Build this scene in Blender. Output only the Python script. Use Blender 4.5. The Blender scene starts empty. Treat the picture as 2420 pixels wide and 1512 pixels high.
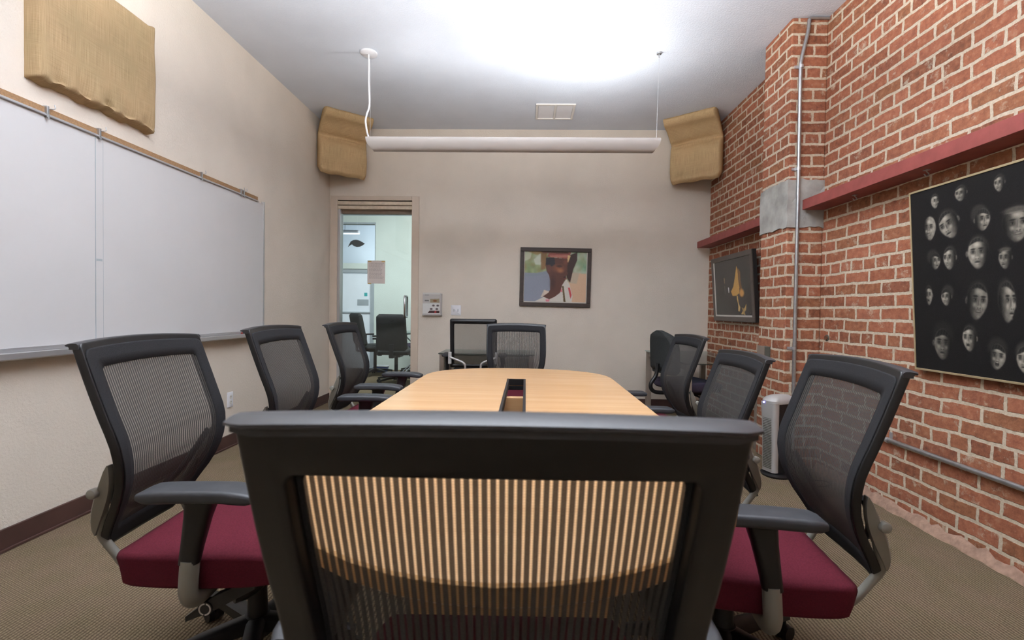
import bpy, bmesh, math, random
import numpy as np
from mathutils import Vector, Matrix

SC = bpy.context.scene
COL = SC.collection
PI = math.pi
rnd = random.Random(7)

# ------------------------------------------------------------------ colours / materials
def lin(c):
    c = c / 255.0
    return c / 12.92 if c <= 0.04045 else ((c + 0.055) / 1.055) ** 2.4

def RGB(r, g, b):
    return (lin(r), lin(g), lin(b), 1.0)

class NT:
    def __init__(self, name):
        self.m = bpy.data.materials.new(name)
        self.m.use_nodes = True
        self.t = self.m.node_tree
        self.b = self.t.nodes['Principled BSDF']
        self.out = self.t.nodes['Material Output']
    def n(self, typ, **kw):
        nd = self.t.nodes.new(typ)
        for k, v in kw.items():
            if k in nd.inputs.keys():
                nd.inputs[k].default_value = v
            else:
                setattr(nd, k, v)
        return nd
    def l(self, a, b):
        self.t.links.new(a, b)
    def setb(self, k, v):
        self.b.inputs[k].default_value = v
    def math(self, op, a, b=None, c=None, clamp=False):
        nd = self.t.nodes.new('ShaderNodeMath'); nd.operation = op; nd.use_clamp = clamp
        for i, v in enumerate((a, b, c)):
            if v is None: continue
            if isinstance(v, (int, float)): nd.inputs[i].default_value = v
            else: self.l(v, nd.inputs[i])
        return nd.outputs[0]
    def mix(self, f, a, b, blend='MIX'):
        nd = self.t.nodes.new('ShaderNodeMix'); nd.data_type = 'RGBA'; nd.blend_type = blend
        for s, v in ((nd.inputs[0], f), (nd.inputs[6], a), (nd.inputs[7], b)):
            if isinstance(v, (int, float)): s.default_value = v
            elif isinstance(v, tuple): s.default_value = v
            else: self.l(v, s)
        return nd.outputs[2]
    def ramp(self, f, stops):
        nd = self.t.nodes.new('ShaderNodeValToRGB')
        el = nd.color_ramp.elements
        el[0].position, el[0].color = stops[0]
        el[1].position, el[1].color = stops[-1]
        for p, c in stops[1:-1]:
            e = el.new(p); e.color = c
        self.l(f, nd.inputs[0])
        return nd.outputs[0]
    def noise(self, vec, scale, detail=2.0, rough=0.5):
        nd = self.n('ShaderNodeTexNoise'); nd.inputs['Scale'].default_value = scale
        nd.inputs['Detail'].default_value = detail; nd.inputs['Roughness'].default_value = rough
        if vec is not None: self.l(vec, nd.inputs['Vector'])
        return nd
    def bump(self, h, strength, dist):
        nd = self.n('ShaderNodeBump'); nd.inputs['Strength'].default_value = strength
        nd.inputs['Distance'].default_value = dist
        self.l(h, nd.inputs['Height']); self.l(nd.outputs[0], self.b.inputs['Normal'])
        return nd
    def coord(self, which='Object'):
        return self.n('ShaderNodeTexCoord').outputs[which]

def simple(name, col, rough=0.5, metal=0.0, spec=0.5, vary=0.0, vscale=8.0, bump=None):
    t = NT(name)
    t.setb('Roughness', rough); t.setb('Metallic', metal); t.setb('Specular IOR Level', spec)
    co = t.coord()
    if vary:
        nz = t.noise(co, vscale, 3.0)
        lo = tuple(c * (1 - vary) for c in col[:3]) + (1,)
        hi = tuple(min(1, c * (1 + vary)) for c in col[:3]) + (1,)
        t.l(t.ramp(nz.outputs[0], [(0.3, lo), (0.7, hi)]), t.b.inputs['Base Color'])
    else:
        t.setb('Base Color', col)
    if bump:
        nz = t.noise(co, bump[0], 2.0)
        t.bump(nz.outputs[0], bump[1], bump[2])
    return t.m

def wall_paint(name, col):
    t = NT(name); co = t.coord()
    big = t.noise(co, 1.3, 3.0)
    lo = tuple(c * 0.94 for c in col[:3]) + (1,)
    hi = tuple(c * 1.05 for c in col[:3]) + (1,)
    t.l(t.ramp(big.outputs[0], [(0.35, lo), (0.65, hi)]), t.b.inputs['Base Color'])
    t.setb('Roughness', 0.75); t.setb('Specular IOR Level', 0.25)
    v = t.noise(co, 85, 3.0, 0.6)
    h = t.ramp(v.outputs[0], [(0.40, (0, 0, 0, 1)), (0.62, (1, 1, 1, 1))])
    t.bump(h, 0.30, 0.003)
    return t.m

def brick_mat(name):
    t = NT(name)
    uv = t.n('ShaderNodeUVMap').outputs[0]
    n1 = t.noise(uv, 7.0, 2.0); n2 = t.noise(uv, 26.0, 4.0, 0.7)
    def off(nz, amt):
        s = t.n('ShaderNodeVectorMath', operation='SUBTRACT'); t.l(nz.outputs['Color'], s.inputs[0]); s.inputs[1].default_value = (.5, .5, .5)
        m = t.n('ShaderNodeVectorMath', operation='SCALE'); t.l(s.outputs[0], m.inputs[0]); m.inputs['Scale'].default_value = amt
        return m.outputs[0]
    a = t.n('ShaderNodeVectorMath', operation='ADD'); t.l(uv, a.inputs[0]); t.l(off(n1, 0.018), a.inputs[1])
    b = t.n('ShaderNodeVectorMath', operation='ADD'); t.l(a.outputs[0], b.inputs[0]); t.l(off(n2, 0.013), b.inputs[1])
    br = t.n('ShaderNodeTexBrick')
    br.offset = 0.5; br.offset_frequency = 2; br.squash = 0.5; br.squash_frequency = 6
    t.l(b.outputs[0], br.inputs['Vector'])
    for k, v in (('Scale', 1.0), ('Mortar Size', 0.0095), ('Mortar Smooth', 0.25), ('Bias', 0.0), ('Brick Width', 0.215), ('Row Height', 0.0765)):
        br.inputs[k].default_value = v
    br.inputs['Color1'].default_value = (0, 0, 0, 1); br.inputs['Color2'].default_value = (1, 1, 1, 1); br.inputs['Mortar'].default_value = (.5, .5, .5, 1)
    base = t.ramp(br.outputs['Color'], [(0.0, RGB(100, 62, 50)), (0.2, RGB(140, 84, 66)), (0.45, RGB(156, 96, 76)), (0.6, RGB(128, 90, 66)), (0.8, RGB(166, 104, 84)), (1.0, RGB(106, 66, 56))])
    n3 = t.noise(uv, 26.0, 4.0, 0.7)
    base2 = t.mix(0.48, base, t.ramp(n3.outputs[0], [(0.3, RGB(104, 68, 52)), (0.55, RGB(170, 110, 80)), (0.75, RGB(192, 148, 116))]))
    mort_n = t.noise(uv, 60.0, 4.0, 0.7)
    mort = t.ramp(mort_n.outputs[0], [(0.3, RGB(176, 160, 138)), (0.7, RGB(212, 197, 176))])
    # smeared mortar on bricks
    n4 = t.noise(uv, 11.0, 5.0, 0.75)
    smear = t.math('MULTIPLY', t.ramp(n4.outputs[0], [(0.57, (0, 0, 0, 1)), (0.68, (1, 1, 1, 1))]), 0.7)
    n5 = t.noise(uv, 120.0, 2.0)
    speck = t.math('MULTIPLY', t.ramp(n5.outputs[0], [(0.70, (0, 0, 0, 1)), (0.76, (1, 1, 1, 1))]), 0.5)
    fac = t.math('MAXIMUM', br.outputs['Fac'], t.math('MAXIMUM', smear, speck))
    # narrow plastered band along the bottom of the wall
    t.l(t.mix(fac, base2, mort), t.b.inputs['Base Color'])
    t.setb('Roughness', 0.9); t.setb('Specular IOR Level', 0.15)
    h = t.math('ADD', t.math('MULTIPLY', br.outputs['Fac'], -1.0), t.math('MULTIPLY', n3.outputs[0], 0.5))
    h = t.math('ADD', h, t.math('MULTIPLY', mort_n.outputs[0], 0.35))
    t.bump(h, 0.55, 0.008)
    return t.m

def carpet_mat():
    t = NT('berber_carpet'); co = t.coord()
    nz = t.noise(co, 30.0, 2.0)
    s = t.n('ShaderNodeVectorMath', operation='SUBTRACT'); t.l(nz.outputs['Color'], s.inputs[0]); s.inputs[1].default_value = (.5, .5, .5)
    m = t.n('ShaderNodeVectorMath', operation='SCALE'); t.l(s.outputs[0], m.inputs[0]); m.inputs['Scale'].default_value = 0.006
    a = t.n('ShaderNodeVectorMath', operation='ADD'); t.l(co, a.inputs[0]); t.l(m.outputs[0], a.inputs[1])
    sp = t.n('ShaderNodeSeparateXYZ'); t.l(a.outputs[0], sp.inputs[0])
    k = 2 * PI / 0.0135
    wx = t.math('MULTIPLY', t.math('ADD', t.math('SINE', t.math('MULTIPLY', sp.outputs[0], k)), 1.0), 0.5)
    ph = t.math('MULTIPLY', sp.outputs[0], k * 0.5)
    wy = t.math('MULTIPLY', t.math('ADD', t.math('SINE', t.math('ADD', t.math('MULTIPLY', sp.outputs[1], 2 * PI / 0.011), t.math('MULTIPLY', ph, 1.0))), 1.0), 0.5)
    h = t.math('MULTIPLY', t.math('POWER', wx, 0.7), t.math('ADD', 0.55, t.math('MULTIPLY', wy, 0.45)))
    big = t.noise(co, 6.0, 3.0)
    fine = t.noise(co, 160.0, 2.0)
    c = t.ramp(h, [(0.05, RGB(56, 46, 36)), (0.45, RGB(112, 98, 79)), (0.95, RGB(146, 130, 107))])
    c = t.mix(0.18, c, t.ramp(big.outputs[0], [(0.35, RGB(118, 112, 78)), (0.65, RGB(150, 124, 108))]))
    c = t.mix(0.25, c, t.ramp(fine.outputs[0], [(0.3, RGB(66, 54, 43)), (0.7, RGB(152, 136, 112))]))
    t.l(c, t.b.inputs['Base Color'])
    t.setb('Roughness', 0.95); t.setb('Specular IOR Level', 0.05)
    t.bump(h, 0.6, 0.005)
    return t.m

def wood_mat(name, c0, c1, rough=0.28, axis=1, scale=1.0):
    t = NT(name); co = t.coord()
    mp = t.n('ShaderNodeMapping'); t.l(co, mp.inputs[0])
    sc = [26 * scale, 26 * scale, 26 * scale]; sc[axis] = 1.6 * scale
    mp.inputs['Scale'].default_value = sc
    nz = t.noise(mp.outputs[0], 1.0, 4.0, 0.6)
    nb = t.noise(co, 1.7, 2.0)
    c = t.ramp(nz.outputs[0], [(0.3, c0), (0.7, c1)])
    c = t.mix(0.25, c, t.ramp(nb.outputs[0], [(0.35, c0), (0.65, c1)]))
    t.l(c, t.b.inputs['Base Color'])
    t.setb('Roughness', rough); t.setb('Specular IOR Level', 0.5)
    return t.m

def mesh_fabric(name, pitch, open_frac, hole, band_hole, tone):
    """see-through knitted mesh: open slots between denser bands (pattern along U, fine threads along V)"""
    t = NT(name)
    uv = t.n('ShaderNodeUVMap').outputs[0]
    sp = t.n('ShaderNodeSeparateXYZ'); t.l(uv, sp.inputs[0])
    fr = t.math('FRACT', t.math('DIVIDE', sp.outputs[0], pitch))
    d = t.math('ABSOLUTE', t.math('SUBTRACT', fr, 0.5))
    slot = t.n('ShaderNodeMapRange'); slot.interpolation_type = 'SMOOTHSTEP'
    t.l(d, slot.inputs[0])
    slot.inputs[1].default_value = open_frac * 0.5 + 0.05; slot.inputs[2].default_value = open_frac * 0.5 - 0.05
    slot.inputs[3].default_value = 0.0; slot.inputs[4].default_value = 1.0
    fv = t.math('FRACT', t.math('DIVIDE', sp.outputs[1], 0.0032))
    thread = t.math('LESS_THAN', t.math('ABSOLUTE', t.math('SUBTRACT', fv, 0.5)), 0.33)
    beads = t.math('ADD', 0.72, t.math('MULTIPLY', thread, 0.28))
    op = t.math('MULTIPLY', t.math('MULTIPLY', slot.outputs[0], hole), beads)
    net = t.math('MULTIPLY', t.math('MULTIPLY', t.math('SUBTRACT', 1.0, slot.outputs[0]), band_hole), thread)
    # thick threads close the slots at oblique angles
    geo = t.n('ShaderNodeNewGeometry')
    dt = t.n('ShaderNodeVectorMath', operation='DOT_PRODUCT'); t.l(geo.outputs['Normal'], dt.inputs[0]); t.l(geo.outputs['Incoming'], dt.inputs[1])
    mr = t.n('ShaderNodeMapRange'); t.l(t.math('ABSOLUTE', dt.outputs['Value']), mr.inputs[0]); mr.inputs[1].default_value = 0.10; mr.inputs[2].default_value = 0.85
    alpha = t.math('SUBTRACT', 1.0, t.math('MULTIPLY', t.math('ADD', op, net), mr.outputs[0]), clamp=True)
    nz = t.noise(uv, 400.0, 1.0)
    lo = tuple(c * 0.7 for c in tone[:3]) + (1,)
    t.l(t.ramp(nz.outputs[0], [(0.3, lo), (0.7, tone)]), t.b.inputs['Base Color'])
    t.setb('Roughness', 0.8); t.setb('Specular IOR Level', 0.2)
    t.l(alpha, t.b.inputs['Alpha'])
    return t.m

def burlap_mat(name, c0, c1):
    t = NT(name); co = t.coord()
    uv = t.n('ShaderNodeUVMap').outputs[0]
    sp = t.n('ShaderNodeSeparateXYZ'); t.l(uv, sp.inputs[0])
    def thr(i, sc):
        mp = t.n('ShaderNodeMapping'); t.l(uv, mp.inputs[0])
        s = [6, 6, 6]; s[i] = sc; mp.inputs['Scale'].default_value = s
        return t.noise(mp.outputs[0], 1.0, 3.0, 0.7).outputs[0]
    w = t.math('ADD', t.math('MULTIPLY', thr(0, 620), 0.62), t.math('MULTIPLY', thr(1, 620), 0.38))
    big = t.noise(co, 5.0, 3.0)
    c = t.ramp(w, [(0.36, c0), (0.62, c1)])
    c = t.mix(0.22, c, t.ramp(big.outputs[0], [(0.35, RGB(148, 134, 100)), (0.65, RGB(186, 154, 118))]))
    t.l(c, t.b.inputs['Base Color']); t.setb('Roughness', 0.95); t.setb('Specular IOR Level', 0.05)
    t.bump(w, 0.35, 0.003)
    return t.m

def painted(name, rough=0.55, spec=0.4):
    t = NT(name)
    at = t.n('ShaderNodeAttribute'); at.attribute_name = 'Col'
    nz = t.noise(t.coord(), 300.0, 2.0)
    c = t.mix(0.10, at.outputs['Color'], nz.outputs['Color'], 'OVERLAY')
    t.l(c, t.b.inputs['Base Color']); t.setb('Roughness', rough); t.setb('Specular IOR Level', spec)
    return t.m

def glass_mat(name, tint, refl=0.10):
    t = NT(name)
    tr = t.n('ShaderNodeBsdfTransparent'); tr.inputs[0].default_value = tint
    gl = t.n('ShaderNodeBsdfGlossy'); gl.inputs['Roughness'].default_value = 0.02
    fr = t.n('ShaderNodeFresnel'); fr.inputs['IOR'].default_value = 1.45
    nz = t.noise(t.coord(), 3.0, 2.0)
    f = t.math('ADD', t.math('MULTIPLY', fr.outputs[0], 0.9), t.math('MULTIPLY', nz.outputs[0], refl * 0.1), clamp=True)
    mx = t.n('ShaderNodeMixShader'); t.l(f, mx.inputs[0]); t.l(tr.outputs[0], mx.inputs[1]); t.l(gl.outputs[0], mx.inputs[2])
    t.l(mx.outputs[0], t.out.inputs[0])
    return t.m

def emit(name, col, s):
    t = NT(name)
    t.setb('Base Color', col); t.setb('Emission Color', col); t.setb('Emission Strength', s)
    return t.m

M = {}
M['wall'] = wall_paint('beige_orange_peel_paint', RGB(218, 208, 195))
M['ceil'] = wall_paint('ceiling_paint', RGB(214, 220, 230))
M['brick'] = brick_mat('old_red_brick')
M['carpet'] = carpet_mat()
M['base'] = simple('brown_vinyl_base', RGB(72, 48, 42), 0.55, vary=0.15)
M['door_trim'] = simple('door_casing_paint', RGB(205, 189, 172), 0.5, vary=0.03)
M['rail_tan'] = simple('header_rail', RGB(206, 190, 168), 0.5, vary=0.1, vscale=30)
M['soffit'] = simple('brown_soffit', RGB(128, 110, 94), 0.7, vary=0.1)
M['black'] = simple('black_plastic', RGB(18, 18, 20), 0.42, vary=0.2, vscale=60, bump=(900, 0.15, 0.0006))
M['black_rim'] = simple('dark_grey_plastic', RGB(48, 49, 53), 0.45, vary=0.12, vscale=60, bump=(900, 0.15, 0.0006))
M['fabric_black'] = simple('black_knit', RGB(38, 38, 40), 0.85, spec=0.2, vary=0.35, vscale=500)
M['meshf'] = mesh_fabric('see_through_mesh', 0.0090, 0.32, 0.95, 0.12, RGB(66, 64, 62))
M['meshv'] = mesh_fabric('plain_fine_mesh', 0.0030, 0.55, 0.8, 0.3, RGB(66, 64, 58))
M['red'] = simple('burgundy_fabric', RGB(86, 28, 40), 0.9, spec=0.15, vary=0.18, vscale=260, bump=(700, 0.3, 0.001))
M['grey'] = simple('warm_grey_plastic', RGB(128, 126, 118), 0.45, vary=0.05)
M['pad'] = simple('armrest_urethane', RGB(50, 52, 56), 0.5, vary=0.12, vscale=40, bump=(500, 0.2, 0.0008))
M['chrome'] = simple('chrome', RGB(205, 205, 208), 0.2, 1.0)
M['steel'] = simple('galvanised_steel', RGB(176, 178, 180), 0.35, 0.85, vary=0.1, vscale=40)
M['alu'] = simple('aluminium', RGB(196, 196, 198), 0.35, 0.7)
M['table'] = wood_mat('maple_laminate', RGB(186, 144, 101), RGB(202, 162, 118), 0.22, axis=0)
M['tableedge'] = wood_mat('maple_edge_band', RGB(196, 146, 92), RGB(208, 160, 104), 0.3, axis=0)
M['wboard'] = simple('whiteboard_enamel', RGB(204, 203, 203), 0.22, vary=0.02, vscale=2)
M['cork'] = simple('cork_strip', RGB(150, 116, 82), 0.8, vary=0.2, vscale=120)
M['white'] = simple('white_plastic', RGB(226, 226, 230), 0.4, vary=0.02)
M['offwhite'] = simple('white_enamel', RGB(222, 218, 212), 0.45, vary=0.02)
M['lampwhite'] = simple('lamp_housing_enamel', RGB(192, 186, 180), 0.5, vary=0.02)
M['concrete'] = simple('rough_concrete', RGB(158, 156, 150), 0.9, vary=0.22, vscale=9, bump=(40, 0.5, 0.006))
M['redsteel'] = simple('painted_red_steel', RGB(140, 68, 62), 0.6, vary=0.14, vscale=14, bump=(60, 0.2, 0.002))
M['brass'] = simple('pale_brass', RGB(206, 188, 150), 0.35, 0.6)
M['darkframe'] = wood_mat('dark_walnut_frame', RGB(48, 38, 32), RGB(66, 52, 44), 0.5, axis=0)
M['blackframe'] = simple('black_lacquer_frame', RGB(80, 71, 64), 0.4, vary=0.1)
M['framedark'] = simple('frame_side_black', RGB(22, 19, 18), 0.6, vary=0.1)
M['matgrey'] = simple('picture_mat', RGB(196, 190, 182), 0.8, vary=0.03)
M['burlap'] = burlap_mat('burlap', RGB(136, 115, 86), RGB(188, 163, 126))
M['burlap_lit'] = burlap_mat('lit_burlap', RGB(166, 138, 100), RGB(216, 186, 142))  # same burlap with a lighter colour, making up for shade on the corner pads
M['glass'] = glass_mat('door_glass', (0.92, 0.965, 0.97, 1))
M['tglass'] = glass_mat('table_glass', (0.80, 0.92, 0.92, 1))
M['paper'] = simple('paper', RGB(224, 214, 208), 0.8, vary=0.03)
M['ink'] = simple('faint_ink', RGB(176, 166, 162), 0.8, vary=0.1)
M['tape'] = simple('masking_tape', RGB(206, 178, 120), 0.7, vary=0.05)
M['taupe'] = simple('taupe_metal', RGB(132, 118, 106), 0.5, vary=0.08)
M['nextwall'] = wall_paint('adjoining_wall_paint', RGB(206, 214, 206))
M['nextblue'] = wall_paint('adjoining_cool_paint', RGB(204, 212, 218))
M['nextceil'] = wall_paint('adjoining_ceiling_paint', RGB(206, 214, 226))
M['doorwhite'] = simple('white_door_paint', RGB(232, 238, 244), 0.4, vary=0.02)
M['greybar'] = simple('grey_trim', RGB(160, 168, 172), 0.5, vary=0.05)
M['teal'] = simple('teal_sign', RGB(60, 168, 168), 0.6, vary=0.05)
M['chairfab'] = simple('charcoal_upholstery', RGB(52, 54, 54), 0.9, spec=0.15, vary=0.25, vscale=200, bump=(500, 0.3, 0.001))
M['purplefab'] = simple('dark_plum_upholstery', RGB(58, 52, 66), 0.9, spec=0.15, vary=0.2, vscale=200)
M['bluebox'] = simple('blue_plastic', RGB(50, 84, 160), 0.5, vary=0.1)
M['silver'] = simple('silver_plastic', RGB(188, 186, 184), 0.35, 0.3, vary=0.04)
M['grille'] = simple('grille_dark', RGB(84, 84, 76), 0.7, vary=0.1)
M['led'] = emit('blue_led', (0.25, 0.25, 1.0, 1), 6.0)
M['cord'] = simple('black_rubber_cord', RGB(30, 27, 26), 0.6, vary=0.1)
M['tube'] = emit('fluorescent_tube', (1, 0.99, 0.96, 1), 4.0)
M['paintA'] = painted('oil_on_black_velvet', 0.7, 0.25)
M['paintB'] = painted('portrait_print', 0.45, 0.4)
M['paintC'] = painted('dark_print_under_glass', 0.12, 0.5)
M['paintD'] = painted('leaflet_print', 0.4, 0.4)
M['markred'] = simple('red_marker_cap', RGB(150, 60, 50), 0.5, vary=0.05)

# ------------------------------------------------------------------ geometry helpers
def new_bm():
    return bmesh.new()

def box(bm, x0, x1, y0, y1, z0, z1, mat_index=0):
    vs = [bm.verts.new(p) for p in ((x0, y0, z0), (x1, y0, z0), (x1, y1, z0), (x0, y1, z0), (x0, y0, z1), (x1, y0, z1), (x1, y1, z1), (x0, y1, z1))]
    for f in ((3, 2, 1, 0), (4, 5, 6, 7), (0, 1, 5, 4), (1, 2, 6, 5), (2, 3, 7, 6), (3, 0, 4, 7)):
        fc = bm.faces.new([vs[i] for i in f]); fc.material_index = mat_index
    return vs

def loft(bm, loops, cap=True, closed=False, mi=0):
    rings = [[bm.verts.new(p) for p in lp] for lp in loops]
    n = len(rings[0])
    rng = range(len(rings) if closed else len(rings) - 1)
    for i in rng:
        a, b = rings[i], rings[(i + 1) % len(rings)]
        for j in range(n):
            k = (j + 1) % n
            f = bm.faces.new((a[j], a[k], b[k], b[j])); f.material_index = mi
    if cap and not closed:
        bm.faces.new(rings[0][::-1]).material_index = mi
        bm.faces.new(rings[-1]).material_index = mi
    return rings

def circ(c, r, ax, n=16, ry=None):
    """circle of radius r around point c, normal ax"""
    c = Vector(c); ax = Vector(ax).normalized()
    u = ax.orthogonal().normalized(); v = ax.cross(u)
    ry = r if ry is None else ry
    return [c + u * (r * math.cos(2 * PI * i / n)) + v * (ry * math.sin(2 * PI * i / n)) for i in range(n)]

def cyl(bm, p0, p1, r0, r1=None, n=20, mi=0):
    r1 = r0 if r1 is None else r1
    ax = Vector(p1) - Vector(p0)
    loft(bm, [circ(p0, r0, ax, n), circ(p1, r1, ax, n)], mi=mi)

def smooth_path(pts, sub=6):
    pts = [Vector(p) for p in pts]
    if len(pts) < 3: return pts
    out = []
    P = [2 * pts[0] - pts[1]] + pts + [2 * pts[-1] - pts[-2]]
    for i in range(1, len(P) - 2):
        p0, p1, p2, p3 = P[i - 1:i + 3]
        for k in range(sub):
            t = k / sub
            out.append(0.5 * ((2 * p1) + (p2 - p0) * t + (2 * p0 - 5 * p1 + 4 * p2 - p3) * t * t + (3 * p1 - p0 - 3 * p2 + p3) * t ** 3))
    out.append(pts[-1])
    return out

def tube(bm, pts, r, n=12, smooth=True, sub=6, mi=0):
    P = smooth_path(pts, sub) if smooth else [Vector(p) for p in pts]
    loops = []
    t0 = (P[1] - P[0]).normalized(); u = t0.orthogonal().normalized()
    for i, p in enumerate(P):
        if i == 0: t = (P[1] - P[0])
        elif i == len(P) - 1: t = P[-1] - P[-2]
        else: t = P[i + 1] - P[i - 1]
        t.normalize()
        u = (u - t * u.dot(t)).normalized(); v = t.cross(u)
        rr = r[min(len(r) - 1, int(round(i * (len(r) - 1) / (len(P) - 1))))] if isinstance(r, (list, tuple)) else r
        loops.append([p + u * (rr * math.cos(2 * PI * k / n)) + v * (rr * math.sin(2 * PI * k / n)) for k in range(n)])
    loft(bm, loops, mi=mi)

def rrect(w, h, r, n=4):
    """rounded rectangle loop (x,y), ccw, 4*(n+1) points"""
    r = min(r, w / 2 - 1e-5, h / 2 - 1e-5)
    out = []
    for cx, cy, a0 in ((w / 2 - r, h / 2 - r, 0), (-w / 2 + r, h / 2 - r, PI / 2), (-w / 2 + r, -h / 2 + r, PI), (w / 2 - r, -h / 2 + r, 1.5 * PI)):
        for k in range(n + 1):
            a = a0 + k * PI / 2 / n
            out.append((cx + r * math.cos(a), cy + r * math.sin(a)))
    return out

def ball(bm, c, r, sx=1, sy=1, sz=1, n=14):
    m = Matrix.Translation(c) @ Matrix.Diagonal((sx, sy, sz, 1))
    bmesh.ops.create_uvsphere(bm, u_segments=n, v_segments=max(6, n // 2), radius=r, matrix=m)

def obj(name, bm, mat, parent=None, smooth=True, bevel=0.0, seg=2, loc=None, angle=40):
    bmesh.ops.recalc_face_normals(bm, faces=bm.faces)
    me = bpy.data.meshes.new(name)
    bm.to_mesh(me); bm.free()
    for m_ in (mat if isinstance(mat, (list, tuple)) else [mat]):
        me.materials.append(m_)
    o = bpy.data.objects.new(name, me); COL.objects.link(o)
    if parent is not None: o.parent = parent
    if loc: o.location = loc
    if bevel:
        md = o.modifiers.new('bevel', 'BEVEL'); md.width = bevel; md.segments = seg; md.limit_method = 'ANGLE'; md.angle_limit = math.radians(35)
    if smooth:
        me.polygons.foreach_set('use_smooth', [True] * len(me.polygons))
        me.set_sharp_from_angle(angle=math.radians(angle))
    return o

def empty(name, loc=(0, 0, 0), rz=0.0):
    o = bpy.data.objects.new(name, None); COL.objects.link(o)
    o.location = loc; o.rotation_euler = (0, 0, rz); o.empty_display_size = 0.1
    return o

def tag(o, label, cat, group=None):
    o['label'] = label; o['category'] = cat
    if group: o['group'] = group
    return o

def struct(o, label=None):
    o['kind'] = 'structure'
    if label: o['label'] = label
    return o

def copy_tree(o, parent=None):
    c = o.copy(); COL.objects.link(c)
    if parent is not None: c.parent = parent
    for ch in list(o.children):
        copy_tree(ch, c)
    return c

def interp(tbl, x):
    """Catmull-Rom through a table of (x, y) sorted by x"""
    xs = [p[0] for p in tbl]
    if x <= xs[0]: return tbl[0][1]
    if x >= xs[-1]: return tbl[-1][1]
    for i in range(len(xs) - 1):
        if xs[i] <= x <= xs[i + 1]:
            t = (x - xs[i]) / (xs[i + 1] - xs[i])
            p1, p2 = tbl[i][1], tbl[i + 1][1]
            h = xs[i + 1] - xs[i]
            m1 = (tbl[i + 1][1] - tbl[max(0, i - 1)][1]) / (xs[i + 1] - xs[max(0, i - 1)]) * h
            m2 = (tbl[min(len(tbl) - 1, i + 2)][1] - tbl[i][1]) / (xs[min(len(tbl) - 1, i + 2)] - xs[i]) * h
            return (2 * t ** 3 - 3 * t * t + 1) * p1 + (t ** 3 - 2 * t * t + t) * m1 + (-2 * t ** 3 + 3 * t * t) * p2 + (t ** 3 - t * t) * m2

def uv_box_faces(o, fn):
    """assign UVs from object coordinates; fn(co, normal) -> (u, v)"""
    me = o.data
    uvl = me.uv_layers.new(name='UVMap')
    for p in me.polygons:
        for li in p.loop_indices:
            uvl.data[li].uv = fn(me.vertices[me.loops[li].vertex_index].co, p.normal)

def brick_uv(co, n):
    if abs(n.x) > 0.6: return (co.y, co.z)
    if abs(n.y) > 0.6: return (co.x + 0.05, co.z)
    return (co.y, co.x)

def cloth_uv(co, n):
    if abs(n.x) > abs(n.y) and abs(n.x) > abs(n.z): return (co.y, co.z)
    if abs(n.z) > abs(n.y): return (co.y, co.x)
    return (co.x, co.z)

# ------------------------------------------------------------------ painting helpers (arrays -> vertex colours)
class Paint:
    def __init__(self, w, h, res, bg):
        self.nx = max(4, int(round(w / res))); self.ny = max(4, int(round(h / res)))
        self.w, self.h = w, h
        self.A, self.B = np.meshgrid(np.linspace(0, w, self.nx + 1), np.linspace(0, h, self.ny + 1))
        self.img = np.zeros(self.A.shape + (3,)); self.img[:] = bg
        self.rs = np.random.RandomState(3)
    def put(self, mask, col):
        m = np.clip(mask, 0, 1)[..., None]
        self.img = self.img * (1 - m) + np.array(col, float) * m
    def poly(self, pts, col, a=1.0):
        A, B = self.A, self.B
        ins = np.zeros(A.shape, bool)
        n = len(pts)
        for i in range(n):
            x0, y0 = pts[i]; x1, y1 = pts[(i + 1) % n]
            if y0 == y1: continue
            c = ((y0 > B) != (y1 > B)) & (A < (x1 - x0) * (B - y0) / (y1 - y0) + x0)
            ins ^= c
        self.put(ins * a, col)
    def ell(self, cx, cy, rx, ry, col, a=1.0, soft=0.3, rot=0.0):
        dx, dy = self.A - cx, self.B - cy
        c, s = math.cos(rot), math.sin(rot)
        d = np.sqrt(((dx * c + dy * s) / rx) ** 2 + ((-dx * s + dy * c) / ry) ** 2)
        self.put(np.clip((1 - d) / soft, 0, 1) * a, col)
    def blur(self, k=1):
        for _ in range(k):
            p = np.pad(self.img, ((1, 1), (1, 1), (0, 0)), 'edge')
            self.img = (p[1:-1, 1:-1] * 2 + p[:-2, 1:-1] + p[2:, 1:-1] + p[1:-1, :-2] + p[1:-1, 2:]) / 6
    def noise(self, amt):
        self.img += self.rs.normal(0, amt, self.img.shape[:2])[..., None]
    def mesh(self, name, place, mat, parent=None):
        """place(a, b) arrays -> xyz arrays"""
        X, Y, Z = place(self.A, self.B)
        V = np.stack([X, Y, Z], -1).reshape(-1, 3).astype(np.float32)
        W = self.nx + 1
        i, j = np.meshgrid(np.arange(self.nx), np.arange(self.ny))
        q = (j * W + i).ravel()
        F = np.stack([q, q + 1, q + 1 + W, q + W], -1)
        me = bpy.data.meshes.new(name)
        me.from_pydata(V.tolist(), [], F.tolist())
        im = np.clip(self.img, 0, 255) / 255.0
        lc = np.where(im <= 0.04045, im / 12.92, ((im + 0.055) / 1.055) ** 2.4)
        rgba = np.concatenate([lc, np.ones(lc.shape[:2] + (1,))], -1).reshape(-1).astype(np.float32)
        at = me.color_attributes.new('Col', 'FLOAT_COLOR', 'POINT')
        at.data.foreach_set('color', rgba)
        me.materials.append(mat)
        o = bpy.data.objects.new(name, me); COL.objects.link(o)
        if parent is not None: o.parent = parent
        return o

# ================================================================== ROOM SHELL
XL, XR, YB, YF, ZC = -2.30, 2.085, 5.60, -1.60, 3.175

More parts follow.
